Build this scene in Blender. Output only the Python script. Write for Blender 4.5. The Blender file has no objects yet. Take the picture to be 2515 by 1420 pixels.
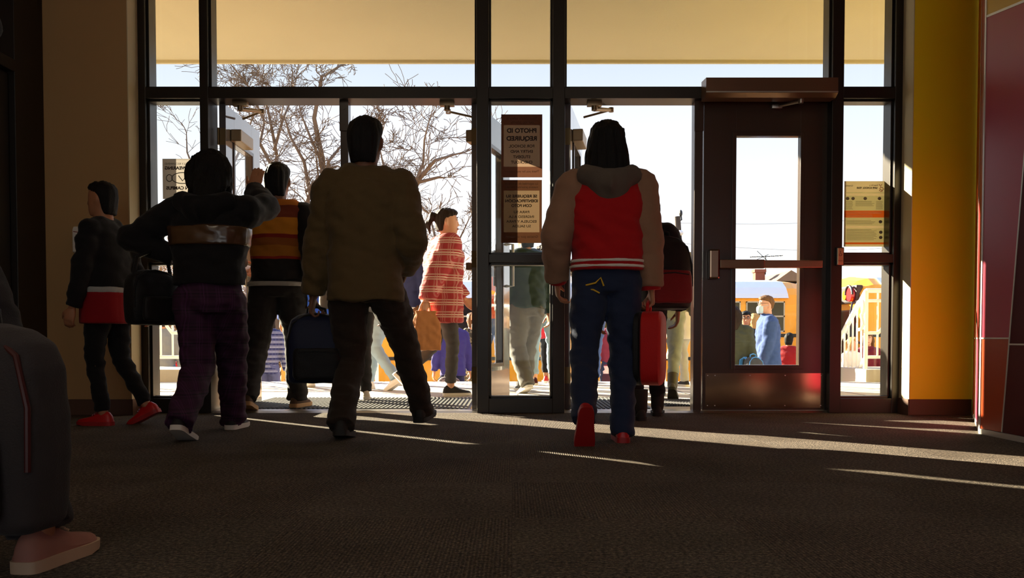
import bpy, bmesh, math, random
from math import sin, cos, pi, radians, tan, atan2, sqrt
from mathutils import Vector, Matrix, noise
import numpy as np

random.seed(7)
SC = bpy.context.scene
COL = SC.collection

# ---------------------------------------------------------------- camera
F_PX, CAM_Z, PITCH, HORIZON = 2150.0, 0.503, radians(1.7), 832.0
PP_X, PP_Y = 1257.5, HORIZON + F_PX * tan(PITCH)
cam_data = bpy.data.cameras.new('camera')
cam_data.sensor_width = 36.0
cam_data.lens = F_PX / 2515.0 * 36.0
cam_data.shift_y = (PP_Y - 710.0) / 2515.0
cam_data.clip_start = 0.05
cam_data.clip_end = 400.0
cam = bpy.data.objects.new('camera', cam_data)
COL.objects.link(cam)
cam.location = (0, 0, CAM_Z)
cam.rotation_euler = (radians(90) - PITCH, 0, 0)
SC.camera = cam

# ---------------------------------------------------------------- light
SUN_EL, SUN_AZ = radians(19.5), radians(42)          # elevation; angle of travel from +X towards -Y
SUN_DIR = Vector((cos(SUN_AZ) * cos(SUN_EL), -sin(SUN_AZ) * cos(SUN_EL), -sin(SUN_EL)))
sd = bpy.data.lights.new('sun', 'SUN')
sd.energy = 20.0
sd.angle = radians(0.5)
sd.color = (1.0, 0.87, 0.64)
sun = bpy.data.objects.new('sun', sd)
COL.objects.link(sun)
sun.rotation_euler = SUN_DIR.to_track_quat('-Z', 'Y').to_euler()
sun.location = (-20, 25, 15)

world = bpy.data.worlds.new('sky')
SC.world = world
world.use_nodes = True
wn, wl = world.node_tree.nodes, world.node_tree.links
wn.clear()
w_out = wn.new('ShaderNodeOutputWorld')
w_bg = wn.new('ShaderNodeBackground')
w_tc = wn.new('ShaderNodeTexCoord')
w_sep = wn.new('ShaderNodeSeparateXYZ')
w_cr = wn.new('ShaderNodeValToRGB')
w_cr.color_ramp.elements[0].position = 0.0
w_cr.color_ramp.elements[0].color = (0.92, 0.91, 0.90, 1)
w_cr.color_ramp.elements[1].position = 0.8
w_cr.color_ramp.elements[1].color = (0.24, 0.40, 0.76, 1)
e = w_cr.color_ramp.elements.new(0.13)
e.color = (0.64, 0.655, 0.68, 1)
e = w_cr.color_ramp.elements.new(0.30)
e.color = (0.43, 0.475, 0.55, 1)
wl.new(w_tc.outputs['Generated'], w_sep.inputs[0])
wl.new(w_sep.outputs['Z'], w_cr.inputs['Fac'])
wl.new(w_cr.outputs['Color'], w_bg.inputs['Color'])
w_bg.inputs['Strength'].default_value = 1.12
wl.new(w_bg.outputs[0], w_out.inputs[0])

vs = SC.view_settings
vs.view_transform = 'Standard'
vs.look = 'None'
vs.gamma = 1.0
vs.use_curve_mapping = False
vs.exposure = 0.8


# ---------------------------------------------------------------- helpers
def ray(px, py):
    dx, dy = (px - PP_X) / F_PX, -(py - PP_Y) / F_PX
    return Vector((dx, cos(PITCH) + dy * sin(PITCH), -sin(PITCH) + dy * cos(PITCH)))


def at(px, py, Y):
    """World point at depth Y seen at photograph pixel (px, py)."""
    r = ray(px, py)
    return Vector((0, 0, CAM_Z)) + r * (Y / r.y)


def on_floor(px, py, z=0.0):
    r = ray(px, py)
    return Vector((0, 0, CAM_Z)) + r * ((z - CAM_Z) / r.z)


def X(px, Y=6.0, py=640):
    return at(px, py, Y).x


def Zp(py, Y=6.0, px=1257.5):
    return at(px, py, Y).z


def lin(c):
    return tuple(((v / 255.0) / 12.92 if v / 255.0 <= 0.04045 else ((v / 255.0 + 0.055) / 1.055) ** 2.4) for v in c)


_M = {}


def mat(name, col, rough=0.6, metal=0.0, var=0.10, scale=9.0, bump=0.0, bscale=120.0, coat=0.0, spec=0.5, sheen=0.0, stretch=(1, 1, 1)):
    """Procedural principled material: base colour broken up by noise, optional noise bump."""
    if name in _M:
        return _M[name]
    m = bpy.data.materials.new(name)
    m.use_nodes = True
    n, l = m.node_tree.nodes, m.node_tree.links
    b = n['Principled BSDF']
    c = lin(col)
    tc = n.new('ShaderNodeTexCoord')
    mp = n.new('ShaderNodeMapping')
    mp.inputs['Scale'].default_value = stretch
    l.new(tc.outputs['Object'], mp.inputs['Vector'])
    nz = n.new('ShaderNodeTexNoise')
    nz.inputs['Scale'].default_value = scale
    nz.inputs['Detail'].default_value = 5
    l.new(mp.outputs[0], nz.inputs['Vector'])
    mx = n.new('ShaderNodeMix')
    mx.data_type = 'RGBA'
    mx.inputs['A'].default_value = tuple(max(0, v * (1 - var)) for v in c) + (1,)
    mx.inputs['B'].default_value = tuple(min(1, v * (1 + var)) for v in c) + (1,)
    l.new(nz.outputs['Fac'], mx.inputs['Factor'])
    l.new(mx.outputs['Result'], b.inputs['Base Color'])
    b.inputs['Roughness'].default_value = rough
    b.inputs['Metallic'].default_value = metal
    b.inputs['Specular IOR Level'].default_value = spec
    b.inputs['Coat Weight'].default_value = coat
    b.inputs['Sheen Weight'].default_value = sheen
    if bump:
        n2 = n.new('ShaderNodeTexNoise')
        n2.inputs['Scale'].default_value = bscale
        n2.inputs['Detail'].default_value = 3
        l.new(mp.outputs[0], n2.inputs['Vector'])
        bp = n.new('ShaderNodeBump')
        bp.inputs['Strength'].default_value = bump
        bp.inputs['Distance'].default_value = 0.01
        l.new(n2.outputs['Fac'], bp.inputs['Height'])
        l.new(bp.outputs[0], b.inputs['Normal'])
    _M[name] = m
    return m


def glass_mat(name, tint=(0.97, 0.985, 0.98), gloss=1.0):
    if name in _M:
        return _M[name]
    m = bpy.data.materials.new(name)
    m.use_nodes = True
    n, l = m.node_tree.nodes, m.node_tree.links
    n.clear()
    o = n.new('ShaderNodeOutputMaterial')
    t = n.new('ShaderNodeBsdfTransparent')
    g = n.new('ShaderNodeBsdfGlossy')
    g.inputs['Roughness'].default_value = 0.01
    f = n.new('ShaderNodeFresnel')
    f.inputs['IOR'].default_value = 1.35
    nz = n.new('ShaderNodeTexNoise')
    nz.inputs['Scale'].default_value = 3.0
    cr = n.new('ShaderNodeMix')
    cr.data_type = 'RGBA'
    cr.inputs['A'].default_value = tuple(v * 0.985 for v in tint) + (1,)
    cr.inputs['B'].default_value = tint + (1,)
    l.new(nz.outputs['Fac'], cr.inputs['Factor'])
    l.new(cr.outputs['Result'], t.inputs['Color'])
    mx = n.new('ShaderNodeMixShader')
    # reflect once, where the ray enters: the pane does not bend the ray, so its far face must not reflect it again
    ge = n.new('ShaderNodeNewGeometry')
    inv = n.new('ShaderNodeMath'); inv.operation = 'SUBTRACT'; inv.inputs[0].default_value = 1.0
    l.new(ge.outputs['Backfacing'], inv.inputs[1])
    fm = n.new('ShaderNodeMath'); fm.operation = 'MULTIPLY'
    l.new(f.outputs[0], fm.inputs[0]); l.new(inv.outputs[0], fm.inputs[1])
    l.new(fm.outputs[0], mx.inputs['Fac'])
    l.new(t.outputs[0], mx.inputs[1])
    l.new(g.outputs[0], mx.inputs[2])
    l.new(mx.outputs[0], o.inputs['Surface'])
    _M[name] = m
    return m


def node_mat(name, build, rough=0.7, coat=0.0):
    """build(nodes, links, principled, texcoord_object_output) adds the colour graph."""
    if name in _M:
        return _M[name]
    m = bpy.data.materials.new(name)
    m.use_nodes = True
    n, l = m.node_tree.nodes, m.node_tree.links
    b = n['Principled BSDF']
    b.inputs['Roughness'].default_value = rough
    b.inputs['Coat Weight'].default_value = coat
    tc = n.new('ShaderNodeTexCoord')
    build(n, l, b, tc.outputs['Object'])
    _M[name] = m
    return m


def ramp(n, stops, interp='CONSTANT'):
    cr = n.new('ShaderNodeValToRGB')
    cr.color_ramp.interpolation = interp
    els = cr.color_ramp.elements
    while len(els) < len(stops):
        els.new(0.5)
    for el, (p, c) in zip(els, stops):
        el.position = p
        el.color = lin(c) + (1,)
    return cr


def zstripes(name, stops, z0, z1, rough=0.8, interp='CONSTANT', wob=0.0, axis='Z'):
    """Bands by object-space height: stops are (height in metres, colour)."""
    def build(n, l, b, co):
        sp = n.new('ShaderNodeSeparateXYZ')
        l.new(co, sp.inputs[0])
        mr = n.new('ShaderNodeMapRange')
        mr.inputs['From Min'].default_value = z0
        mr.inputs['From Max'].default_value = z1
        src = sp.outputs[axis]
        if wob:
            nz = n.new('ShaderNodeTexNoise')
            nz.inputs['Scale'].default_value = 5.0
            l.new(co, nz.inputs['Vector'])
            ma = n.new('ShaderNodeMath')
            ma.operation = 'MULTIPLY_ADD'
            ma.inputs[1].default_value = wob
            l.new(nz.outputs['Fac'], ma.inputs[0])
            l.new(src, ma.inputs[2])
            src = ma.outputs[0]
        l.new(src, mr.inputs['Value'])
        cr = ramp(n, [((z - z0) / (z1 - z0), c) for z, c in stops], interp)
        l.new(mr.outputs[0], cr.inputs['Fac'])
        l.new(cr.outputs['Color'], b.inputs['Base Color'])
    return node_mat(name, build, rough)


def plaid(name, base, c1, c2, scale=11.0, rough=0.85):
    """Woven check: two stripe waves crossing, by object coordinates."""
    def build(n, l, b, co):
        prev = None
        sp = n.new('ShaderNodeSeparateXYZ')
        l.new(co, sp.inputs[0])
        outs = []
        ad = n.new('ShaderNodeMath')
        ad.operation = 'ADD'
        l.new(sp.outputs['X'], ad.inputs[0])
        l.new(sp.outputs['Y'], ad.inputs[1])
        for src in (ad.outputs[0], sp.outputs['Z']):
            mu = n.new('ShaderNodeMath')
            mu.operation = 'MULTIPLY'
            mu.inputs[1].default_value = scale
            l.new(src, mu.inputs[0])
            fr = n.new('ShaderNodeMath')
            fr.operation = 'FRACT'
            l.new(mu.outputs[0], fr.inputs[0])
            cr = ramp(n, [(0.0, (0, 0, 0)), (0.5, (188, 188, 188)), (0.62, (0, 0, 0)), (0.70, (255, 255, 255)), (0.78, (0, 0, 0)), (0.9, (188, 188, 188))])
            l.new(fr.outputs[0], cr.inputs['Fac'])
            outs.append(cr.outputs['Color'])
        m1 = n.new('ShaderNodeMix'); m1.data_type = 'RGBA'
        m1.inputs['A'].default_value = lin(base) + (1,)
        m1.inputs['B'].default_value = lin(c1) + (1,)
        l.new(outs[1], m1.inputs['Factor'])
        m2 = n.new('ShaderNodeMix'); m2.data_type = 'RGBA'
        l.new(m1.outputs['Result'], m2.inputs['A'])
        m2.inputs['B'].default_value = lin(c2) + (1,)
        hf = n.new('ShaderNodeMath'); hf.operation = 'MULTIPLY'; hf.inputs[1].default_value = 0.6
        l.new(outs[0], hf.inputs[0])
        l.new(hf.outputs[0], m2.inputs['Factor'])
        l.new(m2.outputs['Result'], b.inputs['Base Color'])
    return node_mat(name, build, rough)


def tag(o, label=None, cat=None, group=None, kind=None):
    if label: o['label'] = label
    if cat: o['category'] = cat
    if group: o['group'] = group
    if kind: o['kind'] = kind
    return o


def empty(name, loc=(0, 0, 0), rz=0.0, parent=None):
    o = bpy.data.objects.new(name, None)
    o.empty_display_size = 0.1
    COL.objects.link(o)
    o.location = loc
    o.rotation_euler = (0, 0, rz)
    if parent: o.parent = parent
    return o


def thing(name, label, cat, loc=(0, 0, 0), rz=0.0, group=None):
    return tag(empty(name, loc, rz), label, cat, group)


class MB:
    """Collects simple solids in one bmesh; build() links them as one mesh object."""
    def __init__(self):
        self.bm = bmesh.new()

    def box(self, x0, x1, y0, y1, z0, z1, bevel=0.0, M=None):
        b2 = bmesh.new()
        bmesh.ops.create_cube(b2, size=1.0)
        for v in b2.verts:
            v.co = Vector(((x0 + x1) / 2 + v.co.x * (x1 - x0), (y0 + y1) / 2 + v.co.y * (y1 - y0), (z0 + z1) / 2 + v.co.z * (z1 - z0)))
        if bevel:
            bmesh.ops.bevel(b2, geom=b2.edges[:], offset=bevel, segments=2, affect='EDGES', profile=0.6)
        self._add(b2, M)
        return self

    def _add(self, b2, M=None):
        if M is not None:
            b2.transform(M)
        bmesh.ops.recalc_face_normals(b2, faces=b2.faces[:])
        me = bpy.data.meshes.new('tmp')
        b2.to_mesh(me)
        b2.free()
        self.bm.from_mesh(me)
        bpy.data.meshes.remove(me)

    def rings(self, rings, closed=True, cap=True, M=None):
        """Loft through rings of equal point count."""
        b2 = bmesh.new()
        vr = [[b2.verts.new(p) for p in r] for r in rings]
        k = len(vr[0])
        for a, c in zip(vr, vr[1:]):
            for i in range(k if closed else k - 1):
                j = (i + 1) % k
                b2.faces.new((a[i], a[j], c[j], c[i]))
        if cap and closed:
            b2.faces.new(list(reversed(vr[0])))
            b2.faces.new(vr[-1])
        self._add(b2, M)
        return self

    def tube(self, pts, r, seg=10, cap=True):
        pts = [Vector(p) for p in pts]
        rs = r if isinstance(r, (list, tuple)) else [r] * len(pts)
        rr = []
        up = None
        for i, p in enumerate(pts):
            d = (pts[min(i + 1, len(pts) - 1)] - pts[max(i - 1, 0)]).normalized()
            if up is None:
                a = Vector((0, 0, 1)) if abs(d.z) < 0.9 else Vector((1, 0, 0))
                up = (a - d * a.dot(d)).normalized()
            else:
                up = (up - d * up.dot(d)).normalized()
            s = d.cross(up)
            rr.append([p + (up * cos(t) + s * sin(t)) * rs[i] for t in (2 * pi * k / seg for k in range(seg))])
        return self.rings(rr, cap=cap)

    def cyl(self, c, axis, r, h, seg=20):
        c, axis = Vector(c), Vector(axis).normalized()
        return self.tube([c - axis * h / 2, c + axis * h / 2], r, seg)

    def prism(self, poly, axis, d0, d1):
        """poly: 2D points; extruded along axis ('x','y','z') from d0 to d1."""
        f = {'x': lambda p, d: (d, p[0], p[1]), 'y': lambda p, d: (p[0], d, p[1]), 'z': lambda p, d: (p[0], p[1], d)}[axis]
        return self.rings([[f(p, d0) for p in poly], [f(p, d1) for p in poly]])

    def hexa(self, q0, q1):
        return self.rings([q0, q1])

    def ball(self, c, r, seg=14):
        b2 = bmesh.new()
        bmesh.ops.create_uvsphere(b2, u_segments=seg, v_segments=max(6, seg * 2 // 3), radius=1.0)
        rr = r if isinstance(r, (tuple, list)) else (r, r, r)
        for v in b2.verts:
            v.co = Vector(c) + Vector((v.co.x * rr[0], v.co.y * rr[1], v.co.z * rr[2]))
        self._add(b2)
        return self

    def build(self, name, material, parent=None, smooth=False, loc=None, rz=None):
        me = bpy.data.meshes.new(name)
        self.bm.to_mesh(me)
        self.bm.free()
        if smooth:
            for p in me.polygons:
                p.use_smooth = True
            try:
                me.set_sharp_from_angle(angle=radians(40))
            except Exception:
                pass
        if material: me.materials.append(material)
        o = bpy.data.objects.new(name, me)
        COL.objects.link(o)
        if parent: o.parent = parent
        if loc: o.location = loc
        if rz is not None: o.rotation_euler = (0, 0, rz)
        return o


def struct(mb, name, material, parent=None, label=None):
    o = mb.build(name, material, parent)
    if parent is None:
        o['kind'] = 'structure'
    if label:
        o['label'] = label
    return o


def text(body, size, material, parent, loc, rot=(radians(90), 0, pi), bold=0.0, align='CENTER', name='lettering', width=None):
    cu = bpy.data.curves.new(name, 'FONT')
    cu.body = body
    cu.size = size
    cu.align_x = align
    cu.align_y = 'CENTER'
    cu.extrude = 0.0004
    cu.offset = bold
    tmp = bpy.data.objects.new('tmp', cu)
    COL.objects.link(tmp)
    me = bpy.data.meshes.new_from_object(tmp.evaluated_get(bpy.context.evaluated_depsgraph_get()))
    bpy.data.objects.remove(tmp)
    bpy.data.curves.remove(cu)
    me.name = name
    me.materials.clear()
    me.materials.append(material)
    o = bpy.data.objects.new(name, me)
    COL.objects.link(o)
    o.parent = parent
    o.location = loc
    o.rotation_euler = rot
    xs = [v.co.x for v in me.vertices]
    if width and xs:
        o.scale.x = width / (max(xs) - min(xs))
    return o
# ================================================================ ROOM SHELL
YF, YG, YB = 5.90, 6.03, 6.09            # storefront inner face, glass line, outer face
YW = 5.75                                 # inner face of the front wall either side of the storefront
CEIL = 3.42

bronze = mat('dark_bronze_aluminium', (46, 40, 34), rough=0.35, metal=0.55, var=0.12, scale=4)
bronze_in = mat('bronze_paint_door', (62, 48, 38), rough=0.22, metal=0.0, var=0.10, scale=5)
beige = mat('beige_wall_paint', (205, 192, 158), rough=0.85, var=0.04, scale=3, bump=0.05, bscale=300)
tan_wall = mat('tan_wall_paint', (180, 140, 92), rough=0.85, var=0.05, scale=2.5, bump=0.05, bscale=300)
yellow_wall = mat('amber_yellow_wall_paint', (255, 222, 10), rough=0.6, var=0.04, scale=2, bump=0.04, bscale=300)
brown_base = mat('brown_rubber_base', (92, 60, 42), rough=0.5, var=0.08)
alum = mat('satin_aluminium', (190, 186, 176), rough=0.32, metal=0.9, var=0.06, scale=20)
alum_lt = mat('pale_metal_trim', (205, 200, 192), rough=0.4, metal=0.5, var=0.04)
steel = mat('brushed_steel_plate', (150, 124, 104), rough=0.14, metal=1.0, var=0.05, scale=6, bump=0.10, bscale=3.0)
brass_ = mat('aged_brass', (118, 100, 70), rough=0.35, metal=0.9, var=0.1)
black_p = mat('black_plastic', (22, 21, 20), rough=0.45, var=0.1)
glass = glass_mat('clear_glazing')
gasket = mat('black_gasket', (16, 16, 16), rough=0.7)
ceil_m = mat('ceiling_paint', (190, 180, 160), rough=0.9, var=0.03)


def carpet_build(n, l, b, co):
    big = n.new('ShaderNodeTexNoise'); big.inputs['Scale'].default_value = 2.2; big.inputs['Detail'].default_value = 4
    l.new(co, big.inputs['Vector'])
    fine = n.new('ShaderNodeTexNoise'); fine.inputs['Scale'].default_value = 95; fine.inputs['Detail'].default_value = 4
    fine.inputs['Roughness'].default_value = 0.8
    l.new(co, fine.inputs['Vector'])
    mapg = n.new('ShaderNodeMapping'); mapg.inputs['Rotation'].default_value = (0, 0, radians(45))
    l.new(co, mapg.inputs['Vector'])
    wav = n.new('ShaderNodeTexWave'); wav.inputs['Scale'].default_value = 34; wav.inputs['Distortion'].default_value = 2.2
    wav.inputs['Detail'].default_value = 2; wav.inputs['Detail Scale'].default_value = 3
    l.new(co, wav.inputs['Vector'])
    wav2 = n.new('ShaderNodeTexWave'); wav2.inputs['Scale'].default_value = 34; wav2.inputs['Distortion'].default_value = 2.2
    wav2.bands_direction = 'Y'
    l.new(co, wav2.inputs['Vector'])
    chk = n.new('ShaderNodeTexChecker'); chk.inputs['Scale'].default_value = 1.64
    l.new(co, chk.inputs['Vector'])
    mxw = n.new('ShaderNodeMix')
    l.new(chk.outputs['Fac'], mxw.inputs['Factor'])
    l.new(wav.outputs['Fac'], mxw.inputs['A'])
    l.new(wav2.outputs['Fac'], mxw.inputs['B'])
    fl = n.new('ShaderNodeTexNoise'); fl.inputs['Scale'].default_value = 150; fl.inputs['Detail'].default_value = 3
    l.new(co, fl.inputs['Vector'])
    flr = ramp(n, [(0.0, (0, 0, 0)), (0.62, (0, 0, 0)), (0.72, (150, 140, 122))], 'LINEAR')
    l.new(fl.outputs['Fac'], flr.inputs['Fac'])
    c1 = ramp(n, [(0.34, (52, 46, 42)), (0.5, (104, 94, 84)), (0.68, (170, 152, 130))], 'LINEAR')
    l.new(fine.outputs['Fac'], c1.inputs['Fac'])
    mu = n.new('ShaderNodeMix'); mu.data_type = 'RGBA'; mu.blend_type = 'MULTIPLY'
    mu.inputs['Factor'].default_value = 0.55
    l.new(c1.outputs['Color'], mu.inputs['A'])
    wr = ramp(n, [(0.0, (120, 118, 114)), (0.6, (255, 255, 255))], 'LINEAR')
    l.new(mxw.outputs['Result'], wr.inputs['Fac'])
    l.new(wr.outputs['Color'], mu.inputs['B'])
    m2 = n.new('ShaderNodeMix'); m2.data_type = 'RGBA'; m2.blend_type = 'MULTIPLY'; m2.inputs['Factor'].default_value = 0.5
    l.new(mu.outputs['Result'], m2.inputs['A'])
    br = ramp(n, [(0.35, (170, 166, 160)), (0.65, (255, 255, 255))], 'LINEAR')
    l.new(big.outputs['Fac'], br.inputs['Fac'])
    l.new(br.outputs['Color'], m2.inputs['B'])
    m3 = n.new('ShaderNodeMix'); m3.data_type = 'RGBA'; m3.blend_type = 'ADD'; m3.inputs['Factor'].default_value = 0.5
    l.new(m2.outputs['Result'], m3.inputs['A']); l.new(flr.outputs['Color'], m3.inputs['B'])
    l.new(m3.outputs['Result'], b.inputs['Base Color'])
    ad = n.new('ShaderNodeMath'); ad.operation = 'MULTIPLY_ADD'; ad.inputs[1].default_value = 0.5
    l.new(fine.outputs['Fac'], ad.inputs[0]); l.new(mxw.outputs['Result'], ad.inputs[2])
    bp = n.new('ShaderNodeBump'); bp.inputs['Strength'].default_value = 0.9; bp.inputs['Distance'].default_value = 0.006
    l.new(ad.outputs[0], bp.inputs['Height'])
    l.new(bp.outputs[0], b.inputs['Normal'])
    b.inputs['Specular IOR Level'].default_value = 0.15


carpet = node_mat('charcoal_ribbed_carpet', carpet_build, rough=0.95)

XL, XR = -3.05, 3.03
struct(MB().box(-3.6, 3.6, -4.2, YF + 0.03, -0.1, 0.0), 'floor', carpet)
struct(MB().box(-3.6, 3.6, -4.2, YW + 0.3, CEIL, CEIL + 0.15), 'ceiling', ceil_m)
m = MB().box(-3.6, -2.7, -4.35, -4.2, 0, CEIL).box(2.3, 3.6, -4.35, -4.2, 0, CEIL).box(-2.7, 2.3, -4.35, -4.2, 2.75, CEIL)
struct(m, 'wall_back', tan_wall)
m = MB()  # unseen back glazing, added so skylight fills the room from behind
for xx in (-2.7, -1.45, -.2, 1.05, 2.25):
    m.box(xx, xx + .05, -4.33, -4.22, 0, 2.75)
m.box(-2.7, 2.3, -4.33, -4.22, 0, .1).box(-2.7, 2.3, -4.33, -4.22, 2.1, 2.16)
struct(m, 'window_frame_back', bronze)
struct(MB().box(-2.7, 2.3, -4.28, -4.274, .1, 2.75), 'window_11', glass)

# added ceiling lamps, out of view, that brighten the dim lobby
lamp_w = bpy.data.materials.new('fill_lamp_diffuser'); lamp_w.use_nodes = True
_b = lamp_w.node_tree.nodes['Principled BSDF']
_b.inputs['Base Color'].default_value = (.8, .7, .5, 1); _b.inputs['Emission Color'].default_value = (1, .8, .55, 1); _b.inputs['Emission Strength'].default_value = .6
FILL_LAMP_W = 3.4
for lx in (-1.6, 1.2):
    for ly in (-1.4, 1.4):
        t = thing('added_fill_light', 'added square fill lamp on the unseen lobby ceiling', 'ceiling light', (lx, ly, CEIL), 0, 'added fill lamps on the lobby ceiling')
        MB().box(-.31, .31, -.31, -.29, -.03, 0).box(-.31, .31, .29, .31, -.03, 0).box(-.31, -.29, -.29, .29, -.03, 0).box(.29, .31, -.29, .29, -.03, 0).build('frame', alum_lt, t)
        MB().box(-.29, .29, -.29, .29, -.012, -.004).build('diffuser', lamp_w, t)
        ld = bpy.data.lights.new('lamp', 'AREA'); ld.size = .56; ld.energy = FILL_LAMP_W; ld.color = (1.0, .84, .64)
        lo = bpy.data.objects.new('lamp', ld); COL.objects.link(lo); lo.parent = t; lo.location = (0, 0, -.02)

# front wall either side of the storefront
xl0, xl1 = XL, X(343, YF)                  # left return
xr0, xr1 = X(2213, YF), X(2391, YW)
struct(MB().box(XL - 0.5, xl1, YW, YB + 0.12, 0, CEIL), 'wall_front_left', tan_wall)
struct(MB().box(xl1 - 0.001, xl1 + 0.004, YW - 0.003, YB + 0.10, 0, CEIL), 'trim_1', beige)
struct(MB().box(xr0, 3.6, YW, YB + 0.12, 0, CEIL), 'wall_front_right', yellow_wall)
struct(MB().box(xr0 - 0.004, xr0 + 0.001, YW - 0.003, YB + 0.10, 0, CEIL), 'trim_2', beige)
# rubber baseboards
struct(MB().box(XL, xl1 + 0.01, YW - 0.012, YW, 0, 0.105, 0.003).box(xl1 + 0.004, xl1 + 0.012, YW - 0.012, YF, 0, 0.105), 'baseboard_left', brown_base)
struct(MB().box(xr0 - 0.01, 3.02, YW - 0.012, YW, 0, 0.105, 0.003).box(xr0 - 0.012, xr0 - 0.004, YW - 0.012, YF, 0, 0.105), 'baseboard_right', brown_base)

# ---------------------------------------------------------------- storefront frame
zt0, zt1 = Zp(241, YF), Zp(214, YF)        # transom bar
zm0, zm1 = Zp(645, YF), Zp(624, YF)        # sidelight middle rail
zb1 = Zp(979, YF)                          # sidelight bottom rail
jl = (X(343, YF), X(362, YF))
m1 = (X(495, YF), X(515, YF))
m2 = (X(1171, YF), X(1201, YF))
m3 = (X(1357, YF), X(1387, YF))
m4 = (X(2040, YF), X(2068, YF))
jr = (X(2194, YF), X(2213, YF))
fr = MB()
for a, b_ in (jl, m1, m2, m3, m4, jr):
    fr.box(a, b_, YF, YB, 0, CEIL, 0.004)
for a, b_ in ((jl[1], m1[0]), (m1[1], m2[0]), (m2[1], m3[0]), (m3[1], m4[0]), (m4[1], jr[0])):
    fr.box(a - 0.002, b_ + 0.002, YF + 0.002, YB, zt0, zt1, 0.003)
    fr.box(a - 0.002, b_ + 0.002, YF + 0.002, YB, CEIL - 0.06, CEIL)
for a, b_ in ((jl[1], m1[0]), (m2[1], m3[0]), (m4[1], jr[0])):
    fr.box(a - 0.002, b_ + 0.002, YF + 0.002, YB, zm0, zm1, 0.003)
    fr.box(a - 0.002, b_ + 0.002, YF + 0.002, YB, 0, zb1, 0.003)
# inner glazing stops, a thin second step round every pane
for a, b_, z0, z1 in [(jl[1], m1[0], zt1, CEIL - .06), (m1[1], m2[0], zt1, CEIL - .06), (m2[1], m3[0], zt1, CEIL - .06), (m3[1], m4[0], zt1, CEIL - .06), (m4[1], jr[0], zt1, CEIL - .06),
                      (jl[1], m1[0], zm1, zt0), (m2[1], m3[0], zm1, zt0), (m4[1], jr[0], zm1, zt0),
                      (jl[1], m1[0], zb1, zm0), (m2[1], m3[0], zb1, zm0), (m4[1], jr[0], zb1, zm0)]:
    s = 0.014
    fr.box(a, a + s, YF + 0.035, YG - 0.005, z0, z1, 0.002).box(b_ - s, b_, YF + 0.035, YG - 0.005, z0, z1, 0.002)
    fr.box(a, b_, YF + 0.035, YG - 0.005, z0, z0 + s, 0.002).box(a, b_, YF + 0.035, YG - 0.005, z1 - s, z1, 0.002)
struct(fr, 'window_frame', bronze)

k = 0
for a, b_, z0, z1 in [(jl[1], m1[0], zt1, CEIL - .06), (m1[1], m2[0], zt1, CEIL - .06), (m2[1], m3[0], zt1, CEIL - .06), (m3[1], m4[0], zt1, CEIL - .06), (m4[1], jr[0], zt1, CEIL - .06)]:
    k += 1
    w = struct(MB().box(a + .003, b_ - .003, YG, YG + 0.006, z0 + .003, z1 - .003), 'window_%d' % k, glass)
for a, b_ in ((jl[1], m1[0]), (m2[1], m3[0]), (m4[1], jr[0])):
    k += 1
    w = empty('window_%d' % k, ((a + b_) / 2, YG, zb1)); w['kind'] = 'structure'
    h = (b_ - a) / 2 - .003
    MB().box(-h, h, 0, 0.006, 0.003, zm0 - zb1 - .003).build('lower_pane', glass, w)
    MB().box(-h, h, 0, 0.006, zm1 - zb1 + .003, zt0 - zb1 - .003).build('upper_pane', glass, w)

# removable door posts
for i, (p0, p1) in enumerate(((838, 857), (1704, 1724))):
    a, b_ = X(p0, 5.97), X(p1, 5.97)
    o = struct(MB().box(a, b_, 5.965, 6.07, 0, zt0, 0.004), 'trim_%d' % (3 + i), bronze_in)
    MB().box(a - .004, b_ + .004, 5.955, 5.967, Zp(322, 5.96), zt0, 0.003).cyl(((a + b_) / 2, 5.953, Zp(266, 5.96)), (0, 1, 0), .011, .008, 14).build('bracket', bronze_in, o)
# thresholds
th = MB()
for a, b_ in ((m1[1], m2[0]), (m3[1], m4[0])):
    th.prism([(5.92, 0), (5.95, .012), (6.09, .012), (6.12, 0)], 'x', a, b_)
struct(th, 'trim_5', alum)


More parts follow.
